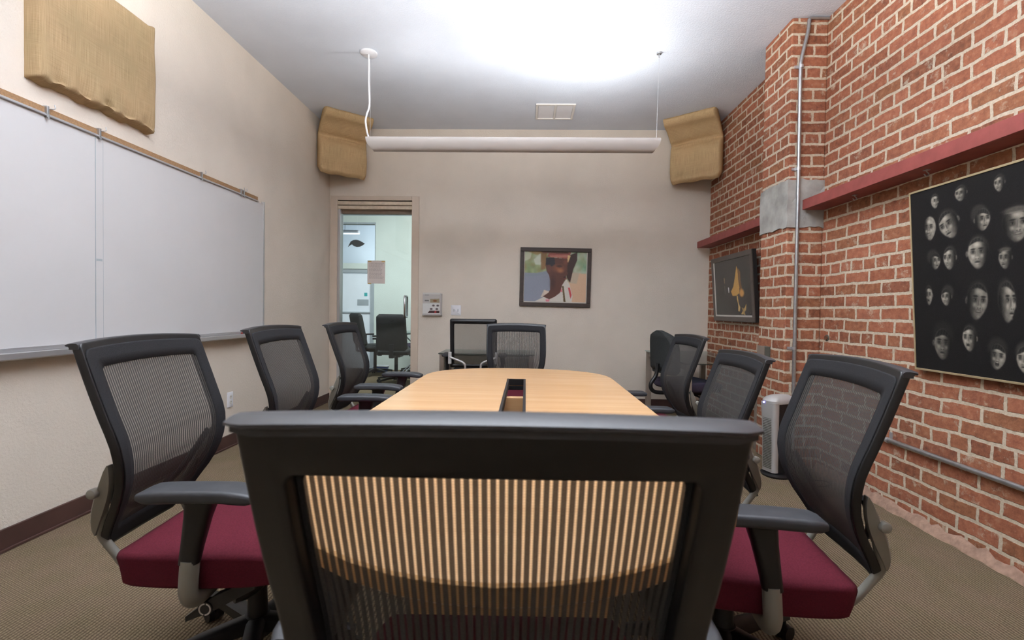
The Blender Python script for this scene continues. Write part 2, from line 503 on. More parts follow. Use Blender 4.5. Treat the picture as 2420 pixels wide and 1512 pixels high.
bm = new_bm(); box(bm, XL - 0.2, XR + 0.2, YF, YB + 0.12, -0.06, 0.0)
struct(obj('floor', bm, M['carpet'], smooth=False), 'tan looped berber carpet')
bm = new_bm(); box(bm, XL - 0.2, XR + 0.2, YF - 0.1, YB + 0.12, ZC, ZC + 0.1)
struct(obj('ceiling', bm, M['ceil'], smooth=False), 'pale grey textured ceiling')
bm = new_bm(); box(bm, XL - 0.12, XL, YF, YB + 0.12, 0, ZC)
struct(obj('wall_left', bm, M['wall'], smooth=False), 'beige textured wall behind the whiteboard')
bm = new_bm(); box(bm, XL - 0.12, XR + 0.2, YF - 0.12, YF, 0, ZC)
struct(obj('wall_front', bm, M['wall'], smooth=False))
DX0, DX1, DZ = -2.205, -1.335, 2.35
bm = new_bm()
box(bm, XL, DX0, YB, YB + 0.12, 0, ZC); box(bm, DX1, XR + 0.2, YB, YB + 0.12, 0, ZC); box(bm, DX0, DX1, YB, YB + 0.12, DZ, ZC)
struct(obj('wall_back', bm, M['wall'], smooth=False), 'beige textured wall with the glass door')

bm = new_bm(); box(bm, XR, XR + 0.2, YF, YB, 0, ZC)
wr = struct(obj('wall_right', bm, M['brick'], smooth=False), 'old red brick wall with pale mortar')
uv_box_faces(wr, brick_uv)
PX, PY0, PY1 = 1.837, 3.482, 3.867
bm = new_bm(); box(bm, PX, XR, PY0, PY1, 0, ZC)
pier = obj('brick_pier', bm, M['brick'], wr, smooth=False, bevel=0.008)
uv_box_faces(pier, brick_uv)
# concrete bearing block on the pier (slightly proud, broken edges)
bm = new_bm()
vs = []
def ring(off):
    pts = []
    ys = [PY1 + 0.002, PX]
    return pts
box(bm, PX - 0.008, XR, PY0 - 0.008, PY1 + 0.006, 1.715, 2.05)
bmesh.ops.subdivide_edges(bm, edges=bm.edges[:], cuts=7, use_grid_fill=True)
for v in bm.verts:
    if v.co.z > 2.04 or v.co.z < 1.72:
        v.co.z += rnd.uniform(-0.008, 0.008)
    v.co.x += rnd.uniform(-0.003, 0.003); v.co.y += rnd.uniform(-0.003, 0.003)
obj('concrete_block', bm, M['concrete'], wr, smooth=False)['label'] = 'grey concrete bearing block across the pier'
# crumbly plaster foot along the brick wall
bm = new_bm()
pts = []
N = 120
prev = None
for i in range(N + 1):
    y = YF + (PY0 - YF) * i / N
    h = 0.035 + 0.03 * rnd.random(); d = 0.012 + 0.012 * rnd.random()
    a = [bm.verts.new((XR, y, h)), bm.verts.new((XR - d, y, h * 0.5)), bm.verts.new((XR - d * 1.5, y, 0))]
    if prev:
        for k in range(2): bm.faces.new((prev[k], a[k], a[k + 1], prev[k + 1]))
    prev = a
foot = obj('mortar_foot', bm, simple('flaking_plaster', RGB(158, 128, 110), 0.95, vary=0.25, vscale=30, bump=(60, 0.6, 0.006)), wr)
uv_box_faces(foot, lambda co, n: (co.y, co.z))

# baseboards
bm = new_bm()
box(bm, XL, XL + 0.012, YF, YB, 0, 0.10); box(bm, XL + 0.012, XL + 0.024, YF, YB, 0, 0.014)
struct(obj('baseboard_left', bm, M['base'], smooth=False, bevel=0.003), 'dark brown vinyl base along the left wall')
bm = new_bm(); box(bm, XL + 0.012, -2.287, YB - 0.012, YB, 0, 0.10); box(bm, -1.25, XR, YB - 0.012, YB, 0, 0.10)
struct(obj('baseboard_back', bm, M['base'], smooth=False, bevel=0.003), 'dark brown vinyl base along the back wall')

# steel lintels painted red
def lintel(name, y0, y1, lab):
    bm = new_bm()
    box(bm, 1.935, 1.945, y0, y1, 1.835, 1.905)
    box(bm, 1.945, XR, y0, y1, 1.835, 1.845)
    o = obj(name, bm, M['redsteel'], smooth=False, bevel=0.002)
    return struct(o, lab)
lintel('trim_1', YF, PY0 + 0.0, 'red painted steel lintel over the large black painting')
lintel('trim_2', PY1, YB - 0.03, 'red painted steel lintel over the small framed picture')
o = bpy.data.objects['trim_1']

# ================================================================== GLASS DOOR AND ROOM BEYOND
door = struct(empty('door_1', (-1.77, YB, 0)), 'frameless glass door with tall pull handle')
def dloc(bm):  # shift world coordinates into the door's local space
    bmesh.ops.translate(bm, verts=bm.verts, vec=(1.77, -YB, 0)); return bm
bm = new_bm()
box(bm, -2.287, DX0, YB - 0.016, YB + 0.13, 0, 2.40); box(bm, DX1, -1.25, YB - 0.016, YB + 0.13, 0, 2.40); box(bm, DX0, DX1, YB - 0.016, YB + 0.13, 2.35, 2.40)
obj('casing', dloc(bm), M['door_trim'], door, smooth=False, bevel=0.004)
bm = new_bm(); box(bm, DX0, DX1, YB - 0.012, YB + 0.06, 2.297, 2.338); box(bm, DX0, DX1, YB - 0.004, YB + 0.075, 2.25, 2.290)
obj('header_rail', dloc(bm), M['rail_tan'], door, smooth=False, bevel=0.003)
bm = new_bm(); box(bm, DX0, DX1, YB + 0.05, YB + 0.10, 2.205, 2.25); box(bm, DX0, DX1, YB + 0.08, YB + 0.11, 2.25, 2.35)
obj('header_soffit', dloc(bm), M['soffit'], door, smooth=False)
bm = new_bm(); box(bm, DX0, DX0 + 0.030, YB - 0.008, YB + 0.09, 0, 2.248)
obj('side_stile', dloc(bm), M['alu'], door, smooth=False, bevel=0.002)
bm = new_bm(); box(bm, DX0 + 0.03, DX1 - 0.004, YB + 0.055, YB + 0.065, 0.012, 2.215)
obj('glass_panel', dloc(bm), M['glass'], door, smooth=False)
bm = new_bm(); tube(bm, [(-1.412, YB + 0.055, 1.245), (-1.412, YB + 0.015, 1.245), (-1.412, YB + 0.0, 1.225), (-1.412, YB + 0.0, 1.02), (-1.412, YB + 0.015, 1.0), (-1.412, YB + 0.055, 1.0)], 0.012, 10, smooth=False)
tube(bm, [(-1.412, YB + 0.065, 1.245), (-1.412, YB + 0.11, 1.245), (-1.412, YB + 0.12, 1.225), (-1.412, YB + 0.12, 1.02), (-1.412, YB + 0.11, 1.0), (-1.412, YB + 0.065, 1.0)], 0.012, 10, smooth=False)
obj('pull_handle', dloc(bm), M['chrome'], door)

# notice taped to the glass
nt = tag(empty('paper_notice', (-1.765, YB + 0.054, 1.39)), 'typed paper notice taped to the glass door', 'notice')
bm = new_bm(); box(bm, -0.105, 0.105, -0.001, 0.0, 0.0, 0.27); obj('sheet', bm, M['paper'], nt, smooth=False)
bm = new_bm()
for k in range(13):
    zz = 0.235 - k * 0.0145; ww = 0.16 if k in (0, 1) else rnd.uniform(0.12, 0.175)
    x = -0.085
    while x < -0.085 + ww:
        wd = rnd.uniform(0.012, 0.03); box(bm, x, min(x + wd, 0.09), -0.0016, -0.0011, zz, zz + 0.005); x += wd + 0.005
obj('typed_lines', bm, M['ink'], nt, smooth=False)
for (x, z) in ((-0.098, 0.252), (0.062, 0.252), (-0.1, -0.008)):
    bm = new_bm(); box(bm, x, x + 0.04, -0.0024, -0.0016, z, z + 0.014); obj('tape', bm, M['tape'], nt, smooth=False)

# adjoining room shell
NX0, NX1, NY0, NY1, NZ = -4.6, 0.6, YB + 0.12, 8.6, 2.75
bm = new_bm(); box(bm, NX0, NX1, NY0, 11.0, -0.06, 0.0)
struct(obj('floor_adjoining', bm, M['carpet'], smooth=False), 'carpet in the room beyond the glass door')
bm = new_bm(); box(bm, NX0, NX1, NY0, NY1 + 0.12, NZ, NZ + 0.1)
struct(obj('ceiling_adjoining', bm, M['nextceil'], smooth=False))
bm = new_bm(); box(bm, NX0 - 0.1, NX0, NY0, 11.0, 0, 3.4)
struct(obj('wall_adjoining_left', bm, M['nextblue'], smooth=False))
bm = new_bm(); box(bm, NX1, NX1 + 0.1, NY0, 11.0, 0, 3.4)
struct(obj('wall_adjoining_right', bm, M['nextwall'], smooth=False))
WX0, WX1, WZ0, WZ1 = -3.60, -2.70, 1.90, 2.60
D2X0, D2X1, D2Z = -3.60, -2.775, 1.80
bm = new_bm()
box(bm, NX0, WX0, NY1, NY1 + 0.12, 0, 3.4); box(bm, WX1, NX1, NY1, NY1 + 0.12, 0, 3.4)
box(bm, WX0, WX1, NY1, NY1 + 0.12, WZ1, 3.4); box(bm, WX0, WX1, NY1, NY1 + 0.12, D2Z, WZ0); box(bm, D2X1, WX1, NY1, NY1 + 0.12, 0, D2Z)
struct(obj('wall_adjoining_back', bm, M['nextwall'], smooth=False), 'pale green grey wall with an internal window, beyond the glass door')
bm = new_bm(); box(bm, WX0 - 0.02, WX1 + 0.0, NY1 - 0.012, NY1, WZ1, WZ1 + 0.03); box(bm, WX1 - 0.012, WX1, NY1 - 0.01, NY1 + 0.12, WZ0, WZ1)
struct(obj('window_1', bm, M['greybar'], smooth=False), 'internal window opening high in the adjoining wall')
bm = new_bm(); box(bm, NX0 - 1.5, NX1, 11.0, 11.1, 0, 3.6)
struct(obj('wall_beyond', bm, M['nextblue'], smooth=False))
bm = new_bm()
v = [bm.verts.new(p) for p in ((NX0 - 1.5, NY1 + 0.12, 3.30), (NX1, NY1 + 0.12, 2.75), (NX1, 11.05, 2.75), (NX0 - 1.5, 11.05, 3.30))]
bm.faces.new(v)
struct(obj('ceiling_beyond', bm, M['nextceil'], smooth=False))
d2 = struct(empty('door_2', (-3.19, NY1 + 0.05, 0)), 'white door in the room beyond the glass door')
bm = new_bm(); box(bm, -0.41, 0.405, 0, 0.04, 0.01, 1.72); obj('leaf', bm, M['doorwhite'], d2, smooth=False, bevel=0.003)
bm = new_bm(); box(bm, -0.41, 0.415, -0.03, 0.05, 1.73, 1.80); box(bm, 0.405, 0.47, -0.06, 0.05, 0, 1.80); obj('frame', bm, M['greybar'], d2, smooth=False)
bm = new_bm(); box(bm, -0.40, 0.40, -0.03, 0.0, 1.01, 1.03); obj('push_bar', bm, M['greybar'], d2, smooth=False)
bm = new_bm(); box(bm, 0.15, 0.355, -0.004, 0.0, 1.145, 1.255); obj('sign_plate', bm, M['greybar'], d2, smooth=False)
bm = new_bm(); box(bm, 0.275, 0.33, -0.004, 0.0, 1.315, 1.375); obj('sign_sticker', bm, M['teal'], d2, smooth=False)

# paper fish hanging beyond the glass
fish = tag(empty('fish_ornament', (-2.93, 8.3, 2.215)), 'dark flat fish ornament hanging beyond the glass door', 'ornament')
bm = new_bm()
prof_f = [(-0.11, 0.03), (-0.055, 0.058), (-0.01, 0.062), (0.05, 0.045), (0.105, 0.014), (0.135, -0.004), (0.10, -0.03), (0.05, -0.056), (-0.005, -0.062), (-0.05, -0.05), (-0.09, -0.018), (-0.125, -0.035), (-0.155, -0.062), (-0.135, -0.02)]
loft(bm, [[(x, -0.008, z) for x, z in prof_f], [(x, 0.008, z) for x, z in prof_f]])
obj('body', bm, M['chairfab'], fish, smooth=False)
bm = new_bm(); cyl(bm, (0, 0, 0.06), (0, 0, 0.538), 0.001, n=6); obj('string', bm, M['white'], fish)
tl = tag(empty('pendant_tube_light', (-3.85, 9.9, 2.62)), 'white tube lamp hanging behind the internal window', 'lamp')
bm = new_bm(); box(bm, -0.4, 0.4, -0.06, 0.06, 0, 0.08); obj('housing', bm, M['white'], tl, smooth=False, bevel=0.02)
bm = new_bm(); cyl(bm, (0.1, 0, 0.08), (0.1, 0, 0.52), 0.006, n=8); obj('cord', bm, M['white'], tl)

# padded conference chairs in the adjoining room
def five_star(bm, R=0.30, hub=0.035, z=0.09):
    cyl(bm, (0, 0, z - 0.03), (0, 0, z + 0.03), hub * 1.2, hub)
    for k in range(5):
        a = 2 * PI * k / 5 + 0.3
        d = Vector((math.cos(a), math.sin(a), 0)); s = Vector((-math.sin(a), math.cos(a), 0))
        loops = []
        for t, w, h, zz in ((0.02, 0.028, 0.022, z + 0.01), (0.5, 0.024, 0.017, z), (1.0, 0.016, 0.012, z - 0.022)):
            c = d * (R * t) + Vector((0, 0, zz))
            loops.append([c + s * (w * x) + Vector((0, 0, h * y)) for x, y in ((1, -1), (1, .6), (.6, 1), (-.6, 1), (-1, .6), (-1, -1))])
        loft(bm, loops)

def casters(parent, R=0.30):
    for k in range(5):
        a = 2 * PI * k / 5 + 0.3
        d = Vector((math.cos(a), math.sin(a), 0)); s = Vector((-math.sin(a), math.cos(a), 0))
        bm = new_bm()
        c = d * (R - 0.01) + Vector((0, 0, 0.027))
        for sg in (-1, 1):
            cyl(bm, c + s * (sg * 0.006), c + s * (sg * 0.024), 0.027, 0.024, 16)
        cyl(bm, c + Vector((0, 0, 0.0)), c + Vector((0, 0, 0.045)), 0.008, n=8)
        obj('caster', bm, M['black'], parent)

def padded_chair(name, label, loc, rz, fab, group):
    t = tag(empty(name, loc, rz), label, 'chair', group)
    bm = new_bm()
    loops = []
    for k in range(15):
        z = 0.50 + 0.52 * k / 14; u = k / 14
        w = 0.44 - 0.03 * u; e = math.sqrt(max(0, 1 - max(0, (u - 0.9) / 0.1) ** 2)) if u > 0.9 else (math.sqrt(max(0, 1 - ((0.08 - u) / 0.08) ** 2)) if u < 0.08 else 1)
        w = w * (0.80 + 0.20 * e); th = 0.075 * (0.25 + 0.75 * e)
        y = -0.20 - 0.10 * u
        loops.append([(x, y + yy, z) for x, yy in rrect(w, th, 0.035)])
    loft(bm, loops); obj('backrest', bm, fab, t)
    bm = new_bm()
    loops = []
    for k in range(11):
        u = k / 10; y = -0.18 + 0.46 * u; e = math.sqrt(max(0.03, 1 - (2 * u - 1) ** 6))
        loops.append([(x, y, 0.47 + zz) for x, zz in rrect(0.47 * (0.85 + .15 * e), 0.085 * e, 0.035)])
    loft(bm, loops); obj('seat', bm, fab, t)
    bm = new_bm(); box(bm, -0.03, 0.03, -0.28, -0.255, 0.42, 0.60); box(bm, -0.03, 0.03, -0.27, 0.1, 0.40, 0.43); obj('back_bar', bm, M['black'], t, bevel=0.005)
    for s in (-1, 1):
        bm = new_bm(); tube(bm, [(s * 0.20, 0.0, 0.42), (s * 0.27, 0.0, 0.44), (s * 0.275, 0.0, 0.62), (s * 0.275, 0.0, 0.65)], 0.014, 8)
        box(bm, s * 0.275 - 0.03, s * 0.275 + 0.03, -0.12, 0.13, 0.65, 0.675)
        obj('armrest', bm, M['black'], t, bevel=0.006)
    bm = new_bm(); cyl(bm, (0, 0.04, 0.10), (0, 0.04, 0.41), 0.026); box(bm, -0.08, 0.08, -0.08, 0.16, 0.395, 0.43); obj('gas_cylinder', bm, M['black'], t)
    bm = new_bm(); five_star(bm); b = obj('star_base', bm, M['black'], t, loc=(0, 0.04, 0)); casters(b)
    return t
GN = 'padded chairs in the room beyond the glass'
padded_chair('conference_chair', 'charcoal padded office chair seen from behind, centre of the glass door', (-1.885, 6.98, 0), 0.03, M['chairfab'], GN)
padded_chair('conference_chair', 'charcoal padded chair turned sideways in front of the white door beyond the glass', (-2.48, 7.80, 0), -0.85, M['chairfab'], GN)
padded_chair('conference_chair', 'dark plum padded chair half hidden by the glass door handle side', (-1.80, 8.22, 0), 2.8, M['purplefab'], GN)
gt = tag(empty('glass_table', (-1.73, 7.55, 0)), 'glass topped meeting table with crossed steel legs beyond the glass door', 'table')
bm = new_bm(); box(bm, -0.42, 0.62, -0.28, 0.28, 0.725, 0.74); obj('table_top', bm, M['tglass'], gt, smooth=False, bevel=0.003)
for y in (-0.22, 0.22):
    for s in (-1, 1):
        bm = new_bm(); tube(bm, [(0.1 - s * 0.38, y, 0.0), (0.1 + s * 0.38, y, 0.725)], 0.011, 8, smooth=False); obj('leg', bm, M['chrome'], gt)
bb = tag(empty('blue_tub', (-2.50, 8.32, 0)), 'low blue plastic tub on the carpet behind the glass table', 'tub')
bm = new_bm(); loft(bm, [[(x, y, 0.0) for x, y in rrect(0.20, 0.14, 0.02)], [(x, y, 0.10) for x, y in rrect(0.25, 0.18, 0.03)]], cap=False)
bm.faces.new([v for v in bm.verts if v.co.z < 0.001][::-1])
o = obj('body', bm, M['bluebox'], bb); md = o.modifiers.new('s', 'SOLIDIFY'); md.thickness = 0.006
bm = new_bm(); loft(bm, [[(x, y, 0.092) for x, y in rrect(0.262, 0.192, 0.03)], [(x, y, 0.104) for x, y in rrect(0.262, 0.192, 0.03)]]); obj('lid', bm, M['white'], bb)

# ================================================================== WHITEBOARD (left wall)
wb = tag(empty('whiteboard', (XL, 2.5, 1.5)), 'long two panel whiteboard on the left wall with tray and map rail', 'whiteboard')
def wloc(bm):
    bmesh.ops.translate(bm, verts=bm.verts, vec=(-XL, -2.5, -1.5)); return bm
for y0, y1 in ((0.35, 2.502), (2.506, 4.135)):
    bm = new_bm(); box(bm, XL, XL + 0.018, y0, y1, 0.90, 1.985); obj('writing_panel', wloc(bm), M['wboard'], wb, smooth=False)
bm = new_bm(); box(bm, XL, XL + 0.0195, 2.502, 2.506, 0.90, 1.985); box(bm, XL + 0.018, XL + 0.0186, 2.55, 2.552, 0.90, 1.985); box(bm, XL + 0.018, XL + 0.019, 2.51, 2.545, 1.33, 1.342)
obj('seam_strip', wloc(bm), M['greybar'], wb, smooth=False)
bm = new_bm(); box(bm, XL, XL + 0.022, 4.135, 4.155, 0.87, 2.005); box(bm, XL, XL + 0.022, 0.33, 4.155, 0.88, 0.90); obj('frame', wloc(bm), M['alu'], wb, smooth=False, bevel=0.002)
bm = new_bm(); sec = [(0.0, 0.875), (0.0, 0.895), (0.012, 0.893), (0.022, 0.873), (0.066, 0.868), (0.074, 0.882), (0.082, 0.880), (0.082, 0.856), (0.06, 0.848)]
loft(bm, [[(XL + a, y, z) for a, z in sec] for y in (0.33, 4.12)]); obj('marker_tray', wloc(bm), M['alu'], wb, smooth=False)
bm = new_bm(); box(bm, XL, XL + 0.024, 0.33, 4.05, 1.985, 1.998); box(bm, XL + 0.024, XL + 0.03, 0.33, 4.05, 1.985, 1.992)
rail = obj('map_rail', wloc(bm), M['alu'], wb, smooth=False, bevel=0.0015)
bm = new_bm(); box(bm, XL, XL + 0.02, 0.33, 4.05, 1.998, 2.026); obj('cork_strip', wloc(bm), M['cork'], rail, smooth=False)
for y in (2.24, 2.521, 3.331, 3.80, 3.835):
    bm = new_bm(); box(bm, XL + 0.004, XL + 0.032, y - 0.006, y + 0.006, 1.978, 2.032); box(bm, XL + 0.032, XL + 0.037, y - 0.004, y + 0.004, 1.970, 1.99)
    tube(bm, [(XL + 0.03, y + 0.008, 2.02), (XL + 0.035, y + 0.03, 2.03), (XL + 0.03, y + 0.034, 2.05)], 0.0025, 6)
    obj('map_clip', wloc(bm), M['steel'], rail, smooth=False, bevel=0.002)
er = tag(empty('marker_pen', (XL + 0.045, 3.20, 0.884)), 'black dry erase marker lying on the whiteboard tray', 'marker')
bm = new_bm(); cyl(bm, (0, -0.06, 0), (0, 0.035, 0), 0.0105); obj('barrel', bm, M['black'], er)
bm = new_bm(); cyl(bm, (0, 0.035, 0), (0, 0.075, 0), 0.0115); obj('cap', bm, M['black_rim'], er)
rp = tag(empty('red_marker', (XL + 0.045, 3.86, 0.883)), 'short red marker at the far end of the whiteboard tray', 'marker')
bm = new_bm(); cyl(bm, (0, -0.05, 0), (0, 0.0, 0), 0.010); obj('barrel', bm, M['white'], rp)
bm = new_bm(); cyl(bm, (0, -0.075, 0), (0, -0.05, 0), 0.0112); obj('cap', bm, M['markred'], rp)

# wall outlet on the left wall
def plate(name, label, loc, rz, kind):
    t = tag(empty(name, loc, rz), label, 'switch plate' if kind == 'switch' else 'outlet')
    w = 0.115 if kind == 'switch' else 0.072
    bm = new_bm(); loft(bm, [[(x, 0, z) for x, z in rrect(w, 0.118, 0.004)], [(x, -0.004, z) for x, z in rrect(w, 0.118, 0.004)], [(x, -0.007, z) for x, z in rrect(w - 0.008, 0.11, 0.004)]])
    obj('cover_plate', bm, M['white'], t)
    if kind == 'switch':
        for s in (-1, 1):
            bm = new_bm(); box(bm, s * 0.023 - 0.006, s * 0.023 + 0.006, -0.008, -0.0065, -0.013, 0.013); obj('toggle_slot', bm, M['greybar'], t, smooth=False)
            bm = new_bm(); box(bm, s * 0.023 - 0.004, s * 0.023 + 0.004, -0.018, -0.007, -0.004, 0.008); obj('toggle', bm, M['white'], t, smooth=False, bevel=0.001)
    else:
        for z in (0.021, -0.021):
            bm = new_bm(); cyl(bm, (0, -0.006, z), (0, -0.0085, z), 0.0165, n=20)
            r = obj('receptacle', bm, M['offwhite'], t)
            bm = new_bm(); box(bm, -0.008, -0.006, -0.0095, -0.008, z, z + 0.009); box(bm, 0.006, 0.008, -0.0095, -0.008, z, z + 0.009); cyl(bm, (0, -0.0095, z - 0.008), (0, -0.008, z - 0.008), 0.0025, n=8)
            obj('slots', bm, M['grille'], r, smooth=False)
    return t
plate('wall_outlet', 'white wall outlet low on the left wall', (XL, 3.70, 0.37), PI / 2, 'outlet')
plate('light_switch', 'white double light switch plate beside the leaflet holder', (-0.81, YB, 1.09), 0, 'switch')

# leaflet holder
lh = tag(empty('leaflet_holder', (-1.087, YB + 0.003, 1.16)), 'small clear leaflet holder with printed cards between door and light switch', 'leaflet holder')
bm = new_bm(); box(bm, -0.108, 0.115, -0.05, 0.0, -0.135, -0.115); box(bm, 0.095, 0.115, -0.045, 0, -0.115, 0.12); box(bm, -0.108, -0.10, -0.03, 0, -0.115, 0.12)
obj('acrylic_box', bm, simple('frosted_acrylic', RGB(176, 172, 170), 0.3, vary=0.05), lh, smooth=False, bevel=0.003)
p = Paint(0.205, 0.245, 0.0022, (205, 203, 198))
p.poly([(0.0, 0.125), (0.2, 0.125), (0.2, 0.225), (0, 0.225)], (186, 182, 178))
p.poly([(0.02, 0.21), (0.07, 0.21), (0.07, 0.222), (0.02, 0.222)], (150, 150, 150))
p.poly([(0.02, 0.145), (0.07, 0.145), (0.07, 0.16), (0.02, 0.16)], (110, 106, 104))
p.poly([(0.085, 0.13), (0.19, 0.13), (0.19, 0.175), (0.085, 0.17)], (150, 138, 112))
p.ell(0.14, 0.15, 0.03, 0.014, (120, 76, 44), soft=.5)
p.poly([(0.0, 0.0), (0.205, 0.0), (0.205, 0.12), (0, 0.12)], (214, 214, 212))
p.poly([(0.06, 0.01), (0.195, 0.01), (0.195, 0.036), (0.08, 0.036)], (66, 36, 36)); p.poly([(0.135, 0.01), (0.16, 0.01), (0.16, 0.036), (0.14, 0.036)], (170, 60, 60))
for (a, b) in ((0.10, 0.055), (0.165, 0.055), (0.125, 0.095), (0.175, 0.095)):
    p.ell(a, b, 0.02, 0.014, (84, 72, 74), soft=.5)
p.blur(1); p.noise(3)
p.mesh('printed_cards', lambda A, B: (A - 0.105, B * 0 - 0.031 - 0.012 * (B < 0.12), B - 0.115), M['paintD'], lh)

# ================================================================== CEILING GRILLE
cg = tag(empty('ceiling_grille', (0.272, 5.085, ZC)), 'square white return air grille with two panels in the ceiling', 'vent')
bm = new_bm()
for x0, x1, y0, y1 in ((-0.20, 0.20, -0.19, -0.165), (-0.20, 0.20, 0.165, 0.19), (-0.20, -0.175, -0.165, 0.165), (0.175, 0.20, -0.165, 0.165), (-0.012, 0.012, -0.165, 0.165)):
    box(bm, x0, x1, y0, y1, -0.014, 0.0)
obj('frame', bm, M['offwhite'], cg, smooth=False, bevel=0.003)
for s in (-1, 1):
    bm = new_bm(); box(bm, s * 0.0935 - 0.08, s * 0.0935 + 0.08, -0.165, 0.165, -0.007, -0.002); obj('panel', bm, M['white'], cg, smooth=False)

# ================================================================== PENDANT LIGHT
def pendant(x0, x1, y, label, extra=True):
    xc = (x0 + x1) / 2; z0, z1 = 2.380, 2.476
    t = tag(empty('pendant_light', (xc, y, z0)), label, 'lamp')
    L2 = (x1 - x0) / 2
    # half-round trough: flat top with lamp opening, curved sides, narrow flat underside
    sec = [(0.066, 0.096), (0.070, 0.088), (0.070, 0.072), (0.064, 0.050), (0.053, 0.030), (0.040, 0.014), (0.026, 0.004), (0.014, 0.0), (-0.014, 0.0), (-0.026, 0.004), (-0.040, 0.014), (-0.053, 0.030), (-0.064, 0.050), (-0.070, 0.072), (-0.070, 0.088), (-0.066, 0.096), (-0.056, 0.092), (-0.034, 0.05), (0.034, 0.05), (0.056, 0.092)]
    bm = new_bm()
    loft(bm, [[(-L2 + 0.05 * (1 - zz / 0.097) ** 2.5, yy, zz) for yy, zz in sec], [(L2 - 0.05 * (1 - zz / 0.097) ** 2.5, yy, zz) for yy, zz in sec]])
    obj('housing', bm, M['lampwhite'], t, angle=50)
    bm = new_bm(); cyl(bm, (-L2 + 0.08, 0, 0.072), (L2 - 0.08, 0, 0.072), 0.012, n=10); obj('fluorescent_tube', bm, M['tube'], t)
    zt = ZC - z0
    bm = new_bm(); loft(bm, [circ((-L2 + 0.0, 0, zt), 0.068, (0, 0, 1), 28), circ((-L2, 0, zt - 0.010), 0.068, (0, 0, 1), 28), circ((-L2, 0, zt - 0.016), 0.055, (0, 0, 1), 28)]); cyl(bm, (-L2, 0, zt - 0.016), (-L2, 0, zt - 0.05), 0.006, n=8)
    obj('ceiling_canopy', bm, M['white'], t)
    bm = new_bm(); tube(bm, [(-L2 + 0.003, 0, zt - 0.05), (-L2 + 0.003, 0, 0.55), (-L2 + 0.008, 0, 0.375), (-L2 - 0.012, 0, 0.30), (-L2 - 0.022, 0, 0.245), (-L2 - 0.01, 0, 0.16), (-L2 + 0.012, 0, 0.085)], 0.0075, 8, sub=8); obj('power_cord', bm, M['white'], t)
    bm = new_bm(); cyl(bm, (-L2 + 0.016, 0, zt - 0.03), (-L2 + 0.016, 0, 0.07), 0.0012, n=6); obj('suspension_wire', bm, M['alu'], t)
    bm = new_bm(); loft(bm, [circ((L2 - 0.01, 0, zt), 0.022, (0, 0, 1), 16), circ((L2 - 0.01, 0, zt - 0.012), 0.02, (0, 0, 1), 16)]); cyl(bm, (L2 - 0.01, 0, zt - 0.012), (L2 - 0.01, 0, zt - 0.04), 0.005, n=8); obj('ceiling_anchor', bm, M['steel'], t)
    bm = new_bm(); cyl(bm, (L2 - 0.01, 0, zt - 0.03), (L2 - 0.02, 0, 0.07), 0.0012, n=6); obj('suspension_wire', bm, M['alu'], t)
    return t
pendant(-1.307, 1.046, 3.94, 'long white tubular pendant light hung over the far end of the table')
pendant(-1.307, 1.046, 1.58, 'added white pendant light out of view above the near end of the table, for fill')  # unseen fixture, added to light the near half of the room

# ================================================================== BURLAP PANELS
def pillow_loft(bm, secs):
    loft(bm, secs)

def wrinkle(co, amp):
    from mathutils import noise
    return noise.noise(Vector(co) * 9.0) * amp + noise.noise(Vector(co) * 23.0) * amp * 0.4

# flat panel over the whiteboard
from mathutils import noise as mnoise
bp = tag(empty('acoustic_panel', (XL - 0.002, 2.523, 2.128)), 'large burlap wrapped acoustic panel above the whiteboard', 'acoustic panel')
bm = new_bm()
bmesh.ops.create_grid(bm, x_segments=60, y_segments=54, size=0.5)
bmesh.ops.delete(bm, geom=bm.verts[:], context='VERTS')
W2, Hh, TH = 0.3625, 0.634, 0.068
NU, NV = 70, 64
G = {}
for i in range(NU + 1):
    for j in range(NV + 1):
        u, v_ = i / NU, j / NV
        # rounded fall-off at the borders: the cloth wraps back to the wall
        def edge(a, m):
            d = min(a, 1 - a) / m
            return 1.0 if d >= 1 else math.sqrt(max(0.0, 1 - (1 - d) ** 2))
        e = min(edge(u, 0.05), edge(v_, 0.06))
        y = (u - 0.5) * 2 * W2; z = v_ * Hh
        x = TH * e
        low = max(0.0, 1 - z / 0.13)
        x += 0.006 * mnoise.noise(Vector((y * 5, z * 5, 1.0)))
        if v_ > 0.04:
            fold = math.sin(y * 46 + 1.5 * math.sin(z * 12)) * 0.5 + 0.5
            x -= e * low ** 1.6 * 0.042 * fold * (0.4 + 0.6 * (0.5 + 0.5 * mnoise.noise(Vector((y * 7, 0, 3)))))
        if v_ < 0.08:
            z += 0.005 * math.sin(y * 30 + 1) + 0.003 * math.sin(y * 71)
        if u > 0.97 and v_ > 0.96: z += 0.012
        G[i, j] = bm.verts.new((max(0.0, x), y, z))
for i in range(NU):
    for j in range(NV):
        bm.faces.new((G[i, j], G[i + 1, j], G[i + 1, j + 1], G[i, j + 1]))
o = obj('burlap_cover', bm, M['burlap'], bp, angle=70); uv_box_faces(o, cloth_uv)
bm = new_bm(); box(bm, 0.0, 0.03, -W2 + 0.03, W2 - 0.03, 0.04, Hh - 0.04); obj('core', bm, M['cork'], bp, smooth=False)

